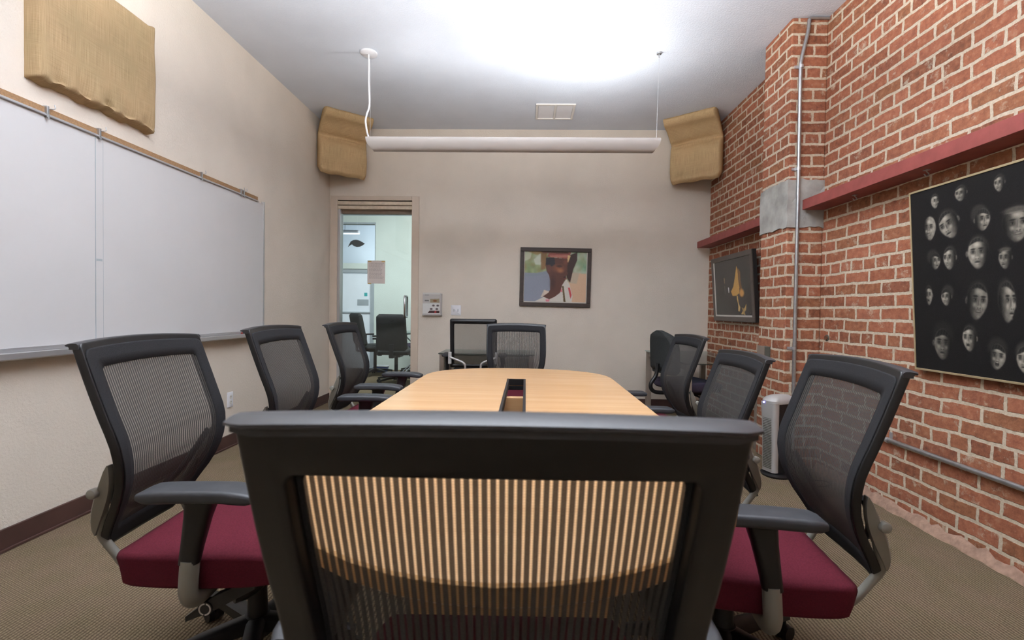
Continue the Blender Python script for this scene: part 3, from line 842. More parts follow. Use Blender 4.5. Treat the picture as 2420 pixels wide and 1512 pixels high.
def corner_bag(name, label, A, B, n, sgn, zlow, zfold, up_off, ztop, group):
    """burlap pad bent across a room corner. A,B = plan ends of the pad; n = plan direction into the room"""
    A, B, n = Vector(A), Vector(B), Vector(n).normalized()
    t = tag(empty(name, ((A.x + B.x) / 2, (A.y + B.y) / 2, zlow)), label, 'acoustic panel', group)
    o_ = Vector(((A.x + B.x) / 2, (A.y + B.y) / 2))
    dirv = (B - A)
    Ld = dirv.length
    th = 0.10
    # outline of the section in (d, z): front face then back face
    front = [(0.055, zlow), (th * 0.95, zlow + 0.03), (th, zlow + 0.07), (th + 0.012, zlow + 0.16), (th + 0.005, zfold - 0.10), (th * 0.72, zfold - 0.03), (th * 0.55, zfold), (th * 0.72, zfold + 0.02), (th * 1.02, zfold + 0.035),
             (th * 1.1 + up_off * 0.45, zfold + 0.035 + (ztop - zfold) * 0.36), (th * 0.95 + up_off * 0.85, ztop - 0.075), (th * 0.95 + up_off * 1.0, ztop - 0.03), (th * 0.75 + up_off * 1.03, ztop - 0.004)]
    back = [(up_off * 0.95 - 0.01, ztop - 0.004), (up_off * 0.5 - 0.03, zfold + (ztop - zfold) * 0.55), (-0.005, zfold + 0.02), (0.0, zfold - 0.05), (0.0, zlow + 0.1), (0.01, zlow + 0.02)]
    f2 = smooth_path([(a, 0, b) for a, b in front], 4)
    prof_ = [(p.x, p.z) for p in f2] + back
    NS = 46
    loops = []
    ph = rnd.uniform(0, 9)
    for i in range(NS + 1):
        s = i / NS
        e = 1.0
        d = min(s, 1 - s) / 0.05
        e = 1.0 if d >= 1 else 0.55 + 0.45 * math.sqrt(1 - (1 - d) ** 2)
        lp = []
        for q, (a, z) in enumerate(prof_):
            isf = q < len(f2)
            base = A + dirv * s
            mid = 0.02 + max(0, (z - zfold)) * up_off / (ztop - zfold) * 0.98
            aa = mid + (a - mid) * e
            w_ = 0.0
            if isf:
                w_ = 0.010 * mnoise.noise(Vector((s * 4 + ph, z * 9, 0))) + 0.006 * mnoise.noise(Vector((s * 9 + ph, z * 26, 4)))
                w_ += 0.004 * math.sin((z - zfold) * 110 + s * 5) * math.exp(-((z - zfold) / 0.07) ** 2)
            zz = z
            if z < zlow + 0.06: zz += 0.05 * max(0, 1 - d) if d < 1 else 0.0
            if z < zlow + 0.1: zz += 0.006 * math.sin(s * 17 + ph)
            if z > ztop - 0.04: zz = min(zz, ztop - 0.003)
            p2 = base + n * (aa + w_)
            lp.append((p2.x - o_.x, p2.y - o_.y, zz - zlow))
        loops.append(lp)
    bm = new_bm(); loft(bm, loops)
    o = obj('burlap_cover', bm, M['burlap_lit'], t, angle=60); uv_box_faces(o, cloth_uv)
    return t
GB = 'burlap pads in the far ceiling corners'
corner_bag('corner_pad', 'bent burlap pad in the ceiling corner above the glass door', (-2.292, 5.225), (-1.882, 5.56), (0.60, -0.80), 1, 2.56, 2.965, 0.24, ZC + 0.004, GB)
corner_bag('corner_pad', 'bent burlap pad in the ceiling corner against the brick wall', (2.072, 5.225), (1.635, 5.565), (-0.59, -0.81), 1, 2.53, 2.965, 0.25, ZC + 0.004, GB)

# ================================================================== PICTURES
# --- portrait on the back wall
pf = tag(empty('framed_portrait', (0.334, YB, 1.485)), 'brown framed painting of a person with a headdress on the back wall', 'picture')
pf.rotation_euler = (0, math.radians(0.55), 0)
W, H, fw = 0.815, 0.675, 0.045
bm = new_bm()
for x0, x1, z0, z1 in ((-W / 2, W / 2, H / 2 - fw, H / 2), (-W / 2, W / 2, -H / 2, -H / 2 + fw), (-W / 2, -W / 2 + fw, -H / 2 + fw, H / 2 - fw), (W / 2 - fw, W / 2, -H / 2 + fw, H / 2 - fw)):
    box(bm, x0, x1, -0.03, 0.0, z0, z1)
obj('frame', bm, M['darkframe'], pf, smooth=False, bevel=0.004)
bm = new_bm()
w2, h2 = W / 2 - fw, H / 2 - fw
for x0, x1, z0, z1 in ((-w2, w2, -h2, -h2 + 0.012), (-w2, -w2 + 0.006, -h2, h2), (w2 - 0.008, w2, -h2, h2)):
    box(bm, x0, x1, -0.020, -0.008, z0, z1)
obj('liner', bm, M['matgrey'], pf, smooth=False)
PW, PH = 2 * w2, 2 * h2
p = Paint(PW, PH, 0.0035, (150, 156, 120))
def S(u, v): return (u * PW, v * PH)
def SP(l): return [S(*q) for q in l]
rs = np.random.RandomState(5)
for _ in range(120):
    u, v_ = rs.rand(), 0.55 + 0.45 * rs.rand()
    c = [(126, 150, 92), (170, 180, 130), (96, 120, 78), (190, 200, 176), (140, 110, 66)][rs.randint(5)] if u < 0.4 else [(110, 158, 128), (150, 186, 160), (84, 130, 104), (206, 214, 204)][rs.randint(4)]
    p.ell(u * PW, v_ * PH, 0.03 + 0.04 * rs.rand(), 0.03 + 0.04 * rs.rand(), c, 0.5, 0.9)
p.poly(SP([(0, 0.80), (0.10, 0.86), (0.12, 1), (0, 1)]), (206, 212, 190), .7)
p.poly(SP([(0.15, 0.84), (0.27, 0.98), (0.27, 0.74), (0.18, 0.74)]), (206, 214, 200), .8)
p.poly(SP([(0.27, 0.64), (0.34, 0.66), (0.36, 1), (0.26, 1)]), (132, 92, 54), .8)
p.poly(SP([(0.05, 1), (0.3, 1), (0.2, 0.93)]), (150, 110, 62), .6)
p.poly(SP([(0, 0.58), (0.2, 0.58), (0.38, 0.63), (0.45, 0.5), (0.45, 0), (0, 0)]), (136, 142, 156))
p.poly(SP([(0.0, 0.55), (0.2, 0.57), (0.38, 0.62), (0.40, 0.58), (0.2, 0.52), (0, 0.5)]), (128, 140, 146), .6)
p.poly(SP([(0.72, 0.6), (1, 0.58), (1, 0), (0.7, 0)]), (206, 172, 142)); p.poly(SP([(0.74, 0.62), (0.88, 0.6), (0.84, 0.38), (0.72, 0.4)]), (176, 168, 150), .7)
p.blur(4)
p.poly(SP([(0.18, 0.02), (0.34, 0.12), (0.32, 0.25), (0.42, 0.20), (0.62, 0.38), (0.68, 0.47), (0.73, 0.36), (0.78, 0.14), (0.77, 0.02)]), (206, 200, 190))
p.poly(SP([(0.27, 0.10), (0.33, 0.25), (0.42, 0.22), (0.34, 0.12)]), (216, 196, 176), .8)
p.poly(SP([(0.68, 0.92), (0.84, 1.0), (0.84, 0.85), (0.78, 0.66), (0.735, 0.40), (0.68, 0.5), (0.66, 0.75)]), (62, 42, 36))
p.poly(SP([(0.36, 0.90), (0.40, 0.99), (0.74, 1.0), (0.70, 0.86), (0.60, 0.88)]), (150, 84, 72)); p.poly(SP([(0.40, 0.93), (0.72, 0.945), (0.71, 0.90), (0.42, 0.885)]), (184, 120, 104), .8); p.poly(SP([(0.26, 1.0), (0.7, 1.0), (0.7, 0.965), (0.3, 0.975)]), (96, 56, 46))
p.poly(SP([(0.69, 0.94), (0.735, 0.93), (0.70, 0.80), (0.68, 0.80)]), (214, 184, 130))
p.poly(SP([(0.35, 0.88), (0.42, 0.89), (0.68, 0.87), (0.69, 0.72), (0.685, 0.62), (0.70, 0.58), (0.67, 0.53), (0.66, 0.47), (0.635, 0.40), (0.61, 0.35), (0.60, 0.28), (0.58, 0.20), (0.50, 0.12), (0.41, 0.065), (0.31, 0.12), (0.40, 0.20), (0.425, 0.26), (0.425, 0.42), (0.40, 0.54), (0.36, 0.62), (0.34, 0.74)]), (92, 56, 46))
p.poly(SP([(0.345, 0.88), (0.48, 0.885), (0.49, 0.76), (0.44, 0.71), (0.41, 0.745), (0.345, 0.74)]), (40, 36, 40))
p.ell(*S(0.55, 0.68), 0.10, 0.06, (150, 92, 62), .75, .8); p.ell(*S(0.58, 0.63), 0.05, 0.035, (182, 120, 78), .7, .8); p.ell(*S(0.56, 0.72), 0.045, 0.02, (62, 38, 32), .8, .6)
p.ell(*S(0.66, 0.80), 0.04, 0.05, (132, 78, 58), .7, .8); p.ell(*S(0.65, 0.50), 0.02, 0.02, (60, 32, 30), .8, .5); p.ell(*S(0.66, 0.475), 0.022, 0.012, (120, 62, 56), .8, .5); p.ell(*S(0.40, 0.66), 0.03, 0.05, (110, 66, 56), .7, .6); p.ell(*S(0.46, 0.40), 0.05, 0.12, (52, 32, 30), .5, .8)
p.poly(SP([(0.61, 0.33), (0.635, 0.33), (0.66, 0.12), (0.675, 0.01), (0.64, 0.01), (0.63, 0.14)]), (96, 76, 46))
p.poly(SP([(0.705, 0.30), (0.735, 0.30), (0.765, 0.16), (0.75, 0.08), (0.735, 0.15)]), (196, 74, 76)); p.poly(SP([(0.355, 0.065), (0.42, 0.062), (0.41, 0.01), (0.36, 0.01)]), (206, 126, 136)); p.poly(SP([(0.60, 0.30), (0.585, 0.22), (0.615, 0.22)]), (214, 112, 120))
p.blur(1); p.noise(2)
p.mesh('canvas', lambda A, B: (A - w2, B * 0 - 0.012, B - h2), M['paintB'], pf)

# --- dark picture on the brick wall beyond the pier, leaning out at the top
pb = tag(empty('framed_picture', (2.052, 4.79, 1.022)), 'black framed dark picture with a golden figure, on brick below the far lintel', 'picture')
pb.rotation_euler = (0, math.radians(-4.2), 0)
W, H, fw = 0.93, 0.655, 0.048
bm = new_bm()
for y0, y1, z0, z1 in ((-W / 2, W / 2, H - fw, H), (-W / 2, W / 2, 0, fw), (-W / 2, -W / 2 + fw, fw, H - fw), (W / 2 - fw, W / 2, fw, H - fw)):
    box(bm, -0.03, 0.0, y0, y1, z0, z1)
obj('frame', bm, M['blackframe'], pb, smooth=False, bevel=0.003)
bm = new_bm(); box(bm, -0.022, 0.012, -W / 2 - 0.003, W / 2 - 0.003, 0.002, H - 0.002); obj('frame_back', bm, M['framedark'], pb, smooth=False)
bm = new_bm()
w2, h0, h1 = W / 2 - fw, fw, H - fw
box(bm, -0.027, -0.0225, w2 - 0.026, w2, h0, h1); box(bm, -0.027, -0.0225, -w2, w2, h0, h0 + 0.016)
obj('mat_edge', bm, M['matgrey'], pb, smooth=False)
PW, PH = 2 * w2, h1 - h0
p = Paint(PW, PH, 0.004, (52, 48, 44))
for u, v_, a in ((0.75, 0.55, (52, 60, 54)), (0.15, 0.2, (48, 56, 50)), (0.3, 0.75, (60, 54, 52))): p.ell(u * PW, v_ * PH, 0.2, 0.15, a, .6, 1.0)
def SP(l): return [(u * PW, v * PH) for u, v in l]
p.poly(SP([(0.66, 0.88), (0.61, 0.70), (0.55, 0.52), (0.48, 0.44), (0.52, 0.36), (0.62, 0.36), (0.70, 0.40), (0.72, 0.62)]), (198, 152, 80))
p.poly(SP([(0.68, 0.84), (0.69, 0.60), (0.72, 0.44), (0.78, 0.44), (0.75, 0.60), (0.75, 0.76)]), (120, 84, 48))
p.ell(0.76 * PW, 0.40 * PH, 0.065, 0.05, (206, 150, 84), soft=.5)
p.poly(SP([(0.63, 0.36), (0.66, 0.36), (0.67, 0.24), (0.71, 0.16), (0.69, 0.09), (0.65, 0.10), (0.66, 0.20), (0.63, 0.30)]), (206, 168, 104))
p.poly(SP([(0.86, 0.22), (0.80, 0.14), (0.72, 0.05), (0.77, 0.04), (0.85, 0.12)]), (190, 152, 92)); p.poly(SP([(0.74, 0.16), (0.80, 0.03), (0.83, 0.03), (0.80, 0.14)]), (160, 130, 80))
p.poly(SP([(0.29, 0.70), (0.32, 0.70), (0.325, 0.58), (0.30, 0.60)]), (160, 134, 98), .8); p.poly(SP([(0.40, 0.52), (0.43, 0.52), (0.435, 0.42), (0.41, 0.42)]), (214, 212, 208)); p.poly(SP([(0.30, 0.56), (0.33, 0.54), (0.33, 0.40), (0.31, 0.38)]), (92, 82, 74), .7)
p.poly(SP([(0.93, 0.055), (0.975, 0.06), (0.96, 0.085), (0.94, 0.08)]), (120, 112, 104), .8)
p.blur(2); p.noise(3)
p.mesh('print', lambda A, B: (A * 0 - 0.0225, w2 - A, B + h0), M['paintC'], pb)

# --- large black painting of heads
hp = tag(empty('head_study_painting', (2.05, 2.584, 0.832)), 'large black painting of many grey heads in thin brass frame on brick', 'painting')
ang = math.atan2(2.05 - 1.992, 1.73 - 0.832)
hp.rotation_euler = (0, -ang, 0)
PW, PH = 1.16, 0.90
bm = new_bm(); box(bm, 0.0, 0.022, -PW, 0.0, 0.0, PH); obj('stretcher', bm, M['framedark'], hp, smooth=False)
bm = new_bm()
for y0, y1, z0, z1 in ((-PW - 0.008, 0.008, -0.010, 0.0), (-PW - 0.008, 0.008, PH, PH + 0.010), (0.0, 0.008, 0, PH), (-PW - 0.008, -PW, 0, PH)):
    box(bm, -0.006, 0.024, y0, y1, z0, z1)
obj('brass_frame', bm, M['brass'], hp, smooth=False, bevel=0.0015)
p = Paint(PW, PH, 0.0022, (22, 20, 20))
def head(cx, cy, rx, ry, look=0.0, tilt=0.0, tone=1.0, hair='short', mouth='closed', ear=0, lit=1, beard=False, hat=False):
    c, s = math.cos(tilt), math.sin(tilt)
    dx, dy = p.A - cx, p.B - cy
    U = (dx * c + dy * s) / (rx * 1.05); V = (-dx * s + dy * c) / (ry * 1.03)
    def put(mask, g, warm=1.0):
        p.put(mask, (g * 1.03, g * 0.985, g * 0.90))
    def e(u, v, a, b, g, al=1.0, soft=0.4):
        d = np.sqrt(((U - u) / a) ** 2 + ((V - v) / b) ** 2); put(np.clip((1 - d) / soft, 0, 1) * al, g * tone)
    # hair mass behind
    if hair == 'afro': e(-0.1 * look, 0.62, 1.28, 0.95, 44, 0.9, 0.35)
    elif hair == 'big': e(-0.45 * look, 0.55, 1.25, 0.95, 50, 0.9, 0.3)
    elif hair == 'curl': e(0.0, 0.55, 1.2, 0.9, 58, 0.85, 0.35)
    elif hair == 'short': e(0.0 - 0.12 * look, 0.22, 1.06, 0.98, 46, 0.9, 0.25)
    if ear: e(ear * 1.02, 0.02, 0.16, 0.24, 104, 0.95, 0.5); e(ear * 1.02, 0.0, 0.08, 0.14, 60, 0.7, 0.6)
    # skull / jaw
    taper = 1 - 0.28 * np.clip(-V, 0, 1) ** 1.3
    d = np.sqrt((U / taper) ** 2 + V ** 2)
    face = np.clip((1 - d) / 0.12, 0, 1)
    shade = 0.70 + 0.30 * np.clip(0.5 + lit * U * 0.75, 0, 1) - 0.55 * np.clip(-lit * U, 0, 1) + 0.14 * np.clip(V, 0, 1) - 0.30 * np.clip(d - 0.55, 0, 1)
    nz = 1 + 0.09 * np.sin(U * 9 + V * 5) * np.cos(V * 11 - U * 3)
    g = np.clip(136 * tone * shade * nz, 18, 235)
    m = face[..., None]
    p.img = p.img * (1 - m) + np.stack([g * 1.03, g * 0.985, g * 0.90], -1) * m
    k = look * 0.30
    e(k * 0.6, 0.52, 0.46, 0.24, 186, 0.65, 0.9)               # forehead light
    e(-0.38 + k, -0.18, 0.24, 0.20, 182, 0.6, 0.9); e(0.40 + k, -0.18, 0.24, 0.20, 182, 0.6, 0.9)  # cheeks
    for sgn in (-1, 1):                                      # brows, sockets, eyes
        ex = k + sgn * 0.37
        e(ex, 0.10, 0.31, 0.20, 54, 0.85, 0.7); e(ex, 0.27, 0.32, 0.07, 30, 0.95, 0.6)
        e(ex, 0.08, 0.17, 0.06, 118, 0.7, 0.6); e(ex + 0.05 * look, 0.085, 0.075, 0.07, 14, 1.0, 0.6)
        e(ex, 0.14, 0.19, 0.03, 30, 0.8, 0.6)
    nx = k * 1.35
    e(nx - 0.11 * (look or 1), -0.02, 0.10, 0.32, 56, 0.7, 0.8); e(nx, -0.05, 0.08, 0.28, 172, 0.6, 0.9)   # bridge
    e(nx, -0.27, 0.23, 0.12, 158, 0.75, 0.7); e(nx - 0.1, -0.33, 0.07, 0.04, 30, 0.85, 0.6); e(nx + 0.1, -0.33, 0.07, 0.04, 30, 0.85, 0.6)
    mx = k * 1.1
    if mouth == 'closed':
        e(mx, -0.52, 0.33, 0.11, 70, 0.85, 0.6); e(mx, -0.525, 0.31, 0.032, 20, 1.0, 0.6); e(mx, -0.61, 0.24, 0.06, 172, 0.6, 0.8)
    elif mouth == 'smile':
        e(mx - 0.36, -0.38, 0.06, 0.16, 64, 0.5, 0.9); e(mx + 0.36, -0.38, 0.06, 0.16, 64, 0.5, 0.9); e(mx, -0.50, 0.36, 0.13, 60, 0.85, 0.6); e(mx, -0.485, 0.29, 0.055, 158, 0.85, 0.6); e(mx, -0.60, 0.24, 0.05, 136, 0.6, 0.7)
    else:
        e(mx, -0.52, 0.30, 0.26, 110, 0.9, 0.4); e(mx, -0.52, 0.23, 0.20, 22, 1.0, 0.3); e(mx, -0.42, 0.18, 0.06, 190, 0.9, 0.5); e(mx, -0.60, 0.15, 0.08, 110, 0.7, 0.6)
    if beard: e(mx, -0.43, 0.30, 0.055, 28, 0.9, 0.5)
    e(mx, -0.76, 0.18, 0.11, 160, 0.45, 0.9)
    # hairline over the forehead
    if hair != 'bald':
        lim = 0.56 if hair == 'short' else 0.42
        hl = np.clip((V - (lim + 0.10 * np.cos(U * 3.0) - 0.10 * look * U)) / 0.07, 0, 1) * face
        hn = 40 + 16 * np.sin(U * 21 + V * 17) * np.cos(V * 23)
        hg = np.clip(hn * tone, 10, 120)
        p.img = p.img * (1 - hl[..., None]) + np.stack([hg, hg * .96, hg * .9], -1) * hl[..., None]
    if hat: e(0.0, 0.80, 1.15, 0.22, 92, 0.8, 0.5); e(0.0, 0.66, 1.0, 0.07, 130, 0.6, 0.5)
HD = [((0.148, 0.832, 0.024, 0.035), dict(look=.8, lit=-1, tone=1.0)), ((0.286, 0.837, 0.030, 0.036), dict(look=-.7, lit=-1, tone=.9, ear=1)), ((0.468, 0.837, 0.023, 0.036), dict(look=-.8, lit=-1, tone=.9, ear=1)),
      ((0.111, 0.706, 0.037, 0.061), dict(look=-.5, lit=1, hair='bald', mouth='smile', tone=1.0)), ((0.219, 0.706, 0.052, 0.070), dict(look=-.9, tilt=0.38, lit=-1, tone=.95, ear=1)), ((0.389, 0.698, 0.036, 0.050), dict(look=.9, lit=1, hair='big', tone=.95, ear=-1)),
      ((0.535, 0.652, 0.058, 0.074), dict(look=.3, lit=1, mouth='smile', tone=.9, hat=True)), ((0.137, 0.541, 0.030, 0.042), dict(look=1.0, lit=1, hair='big', tone=.9)), ((0.217, 0.546, 0.034, 0.055), dict(look=-1.0, lit=-1, mouth='smile', ear=1)),
      ((0.362, 0.554, 0.050, 0.072), dict(look=-.2, lit=-1, tone=1.02, ear=-1)), ((0.483, 0.518, 0.028, 0.046), dict(look=-.7, lit=-1, tone=.85, ear=1, hat=True)), ((0.092, 0.373, 0.022, 0.050), dict(look=-.3, lit=1, beard=True, tone=.9, ear=1)),
      ((0.192, 0.362, 0.028, 0.042), dict(look=-.7, lit=-1, hair='big', mouth='smile', tone=.95, ear=1)), ((0.352, 0.338, 0.050, 0.085), dict(look=.5, tilt=-0.12, lit=1, mouth='smile', tone=.82, ear=-1)), ((0.487, 0.334, 0.036, 0.090), dict(look=1.4, lit=1, tone=.95)),
      ((0.164, 0.133, 0.050, 0.078), dict(look=-.1, tilt=-0.06, lit=-1, hair='afro', tone=.75, ear=-1)), ((0.307, 0.168, 0.035, 0.060), dict(look=-.6, lit=-1, beard=True, tone=1.0, ear=1)), ((0.435, 0.097, 0.039, 0.058), dict(look=.2, tilt=-0.1, lit=1, hair='afro', mouth='open', tone=.95)),
      ((0.552, 0.095, 0.034, 0.057), dict(look=-.5, lit=-1, hair='curl')), ((0.66, 0.80, 0.04, 0.06), dict(look=-.6, lit=-1)), ((0.70, 0.60, 0.05, 0.07), dict(look=.6, lit=1, hair='curl')), ((0.64, 0.36, 0.035, 0.05), dict(look=-.4, lit=-1, mouth='smile')), ((0.80, 0.38, 0.05, 0.08), dict(look=.3, lit=1)), ((0.72, 0.15, 0.045, 0.06), dict(look=-.8, lit=-1, hair='afro')),
      ((0.82, 0.80, 0.035, 0.05), dict(look=.5, lit=1)), ((0.95, 0.66, 0.05, 0.07), dict(look=-.6, lit=-1, hair='big')), ((0.97, 0.38, 0.04, 0.06), dict(look=-.3, lit=1, mouth='smile')), ((0.93, 0.14, 0.045, 0.065), dict(look=-.8, lit=-1)), ((1.06, 0.82, 0.03, 0.045), dict(look=-.5, lit=-1))]
for a, k in HD: head(*a, **k)
p.blur(1); p.noise(2.5)
p.mesh('canvas', lambda A, B: (A * 0 - 0.002, -A, B), M['paintA'], hp)

# ================================================================== CONDUITS, CLIPS, BOX
cd = tag(empty('conduit', (1.90, PY0, 0)), 'thin steel conduit running up the brick pier to the ceiling', 'conduit')
bm = new_bm()
tube(bm, [(0.003, -0.016, 0.03), (0.0, -0.016, 1.0), (-0.003, -0.016, 2.0), (-0.008, -0.016, 2.75), (-0.004, -0.018, 2.88), (0.030, -0.022, 3.05), (0.040, -0.022, 3.15)], 0.0125, 12, sub=8)
obj('riser_pipe', bm, M['steel'], cd)
bm = new_bm(); tube(bm, [(0.04, -0.022, 3.155), (0.06, -0.02, 3.162), (0.20, -0.012, 3.164)], 0.010, 10); obj('ceiling_pipe', bm, M['steel'], cd)
for z in (0.86, 2.12, 2.83):
    bm = new_bm(); box(bm, -0.045, 0.014, -0.006, 0.0, z - 0.010, z + 0.010); cyl(bm, (-0.004, -0.016, z - 0.010), (-0.004, -0.016, z + 0.010), 0.0155, n=14); obj('strap', bm, M['alu'], cd)
cd2 = tag(empty('wall_conduit', (XR, 2.0, 0.39)), 'steel conduit running level along the base of the brick wall', 'conduit')
bm = new_bm(); tube(bm, [(-0.020, -3.5, -0.008), (-0.020, 0.82, 0.006), (-0.012, 0.90, 0.008), (-0.004, 0.93, 0.008)], 0.0125, 12, smooth=False); obj('pipe', bm, M['steel'], cd2)
for y in (0.79, -0.9):
    bm = new_bm(); cyl(bm, (-0.020, y - 0.010, 0.004), (-0.020, y + 0.010, 0.004), 0.016, n=14); box(bm, -0.006, 0.0, y - 0.01, y + 0.01, 0.01, 0.05); obj('strap', bm, M['alu'], cd2)
for y, lab in ((3.03, 'small steel hook under the lintel nearest the pier'), (2.50, 'small steel hook under the lintel above the large black painting')):
    h = tag(empty('lintel_hook', (2.0, y, 1.835)), lab, 'hook', 'hooks under the lintel')
    bm = new_bm(); tube(bm, [(0, 0, 0.0), (0, 0, -0.008), (0.012, 0.0, -0.022), (0.0, 0.0, -0.032), (-0.012, 0, -0.022)], 0.003, 8); box(bm, -0.010, 0.010, -0.012, 0.012, -0.004, 0.0); obj('hook', bm, M['steel'], h)
jb = tag(empty('junction_box', (PX, 3.72, 0.805)), 'small dark junction box on the side of the brick pier', 'junction box')
bm = new_bm(); box(bm, -0.045, 0.0, -0.05, 0.05, -0.05, 0.05); obj('body', bm, M['grille'], jb, smooth=False, bevel=0.004)
bm = new_bm(); box(bm, -0.052, -0.045, -0.053, 0.053, -0.053, 0.053); obj('cover', bm, M['taupe'], jb, smooth=False, bevel=0.002)
ps = tag(empty('pipe_stub', (XR, 3.40, 0.94)), 'rusty pipe stub in the brick wall beside the pier', 'pipe')
bm = new_bm(); cyl(bm, (0, 0, 0), (-0.012, 0, 0), 0.016, n=14); obj('stub', bm, simple('rust', RGB(96, 60, 40), 0.8, vary=0.3), ps)
bm = new_bm(); cyl(bm, (0, 0, 0.0), (-0.005, 0, 0), 0.022, n=14); obj('flange', bm, M['grille'], ps)

# ================================================================== CONFERENCE TABLE
tx, ty, thx, thy, tz = -0.038, 1.8125, 0.510, 1.1875, 0.74
tb = tag(empty('conference_table', (tx, ty, 0)), 'long maple conference table with curved ends and a central cable slot', 'table')
def outline(hx, hy, endl, ex, nearl=0.56, nex=1.95, n=22):
    """straight sided, bow-ended outline; returns loop ccw starting at +x side"""
    pts = []
    def endcurve(endl, ex):
        o_ = []
        for k in range(n + 1):
            a = k / n * PI
            ca, sa = math.cos(a), math.sin(a)
            x = hx * math.copysign(abs(ca) ** (2 / ex), ca); y = endl * abs(sa) ** (2 / ex)
            o_.append((x, y))
        return o_
    ya, yb = hy - endl, -(hy - nearl)
    side = 8
    pts = [(x, ya + y) for x, y in endcurve(endl, ex)]
    pts += [(-hx, ya + (yb - ya) * k / side) for k in range(1, side)]
    pts += [(-x, yb - y) for x, y in endcurve(nearl, nex)]
    pts += [(hx, yb + (ya - yb) * k / side) for k in range(1, side)]
    return pts
def slot_loop(n_out, cx, cy, hx, hy, outer):
    # points on the slot perimeter matched by angle parameter
    lp = []
    per = 4 * (hx + hy)
    L = [0]
    for i in range(len(outer)):
        a = Vector(outer[i]); b = Vector(outer[(i + 1) % len(outer)]); L.append(L[-1] + (b - a).length)
    tot = L[-1]
    # start of slot perimeter at (+hx, y matching)
    for i in range(len(outer)):
        x, y = outer[i]
        if abs(y) <= hy: q = (math.copysign(hx, x), y)
        else:
            q = (max(-hx, min(hx, x * hx / thx)), math.copysign(hy, y))
        lp.append((cx + q[0], cy + q[1]))
    return lp
out = outline(thx, thy, 0.40, 2.35)
out_in = outline(thx - 0.004, thy - 0.004, 0.40, 2.35)
slx, shx, shy = -0.005, 0.044, 0.70
sl = slot_loop(len(out), slx, 0.0, shx, shy, out)
# insert exact slot corners by snapping the nearest points
for cxn, cyn in ((shx, shy), (-shx, shy), (-shx, -shy), (shx, -shy)):
    c = (slx + cxn, cyn)
    best = min(range(len(sl)), key=lambda i: (sl[i][0] - c[0]) ** 2 + (sl[i][1] - c[1]) ** 2 + (0 if True else 0))
    sl[best] = c
bm = new_bm()
rA = [bm.verts.new((x, y, tz)) for x, y in out_in]; rB = [bm.verts.new((x, y, tz - 0.004)) for x, y in out]; rC = [bm.verts.new((x, y, tz - 0.030)) for x, y in out]; rD = [bm.verts.new((x, y, tz - 0.034)) for x, y in out_in]
sT = [bm.verts.new((x, y, tz)) for x, y in sl]; sB = [bm.verts.new((x, y, tz - 0.034)) for x, y in sl]
n = len(out)
for i in range(n):
    j = (i + 1) % n
    for a, b, mi in ((sT, rA, 0), (rA, rB, 1), (rB, rC, 1), (rC, rD, 1), (rD, sB, 0), (sB, sT, 0)):
        vs = [a[i], a[j], b[j], b[i]]
        u = []
        for v in vs:
            if not any((v.co - w.co).length < 1e-7 for w in u): u.append(v)
        if len(u) >= 3:
            try: bm.faces.new(u).material_index = mi
            except ValueError: pass
obj('tabletop', bm, [M['table'], M['tableedge']], tb, smooth=False)
# black grommet rim and trough
bm = new_bm()
for x0, x1, y0, y1 in ((-shx - 0.004, -shx + 0.007, -shy - 0.004, shy + 0.004), (shx - 0.007, shx + 0.004, -shy - 0.004, shy + 0.004), (-shx, shx, -shy - 0.004, -shy + 0.010), (-shx, shx, shy - 0.010, shy + 0.004)):
    box(bm, slx + x0, slx + x1, y0, y1, tz - 0.03, tz + 0.003)
obj('cable_slot_rim', bm, M['black'], tb, smooth=False, bevel=0.001)
bm = new_bm(); box(bm, -0.30, 0.30, 0.36, 0.40, 0.0, tz - 0.034); obj('pedestal_panel', bm, M['table'], tb, smooth=False, bevel=0.003)
bm = new_bm(); box(bm, -0.30, 0.30, -0.40, -0.36, 0.0, tz - 0.034); obj('pedestal_panel', bm, M['table'], tb, smooth=False, bevel=0.003)
bm = new_bm(); box(bm, -0.12, -0.095, -0.36, 0.36, 0.10, 0.60); obj('stretcher_beam', bm, M['table'], tb, smooth=False, bevel=0.003)
for y in (0.38, -0.38):
    bm = new_bm(); box(bm, -0.34, 0.34, y - 0.035, y + 0.035, 0.0, 0.03); obj('foot_plate', bm, M['black'], tb, smooth=False, bevel=0.004)

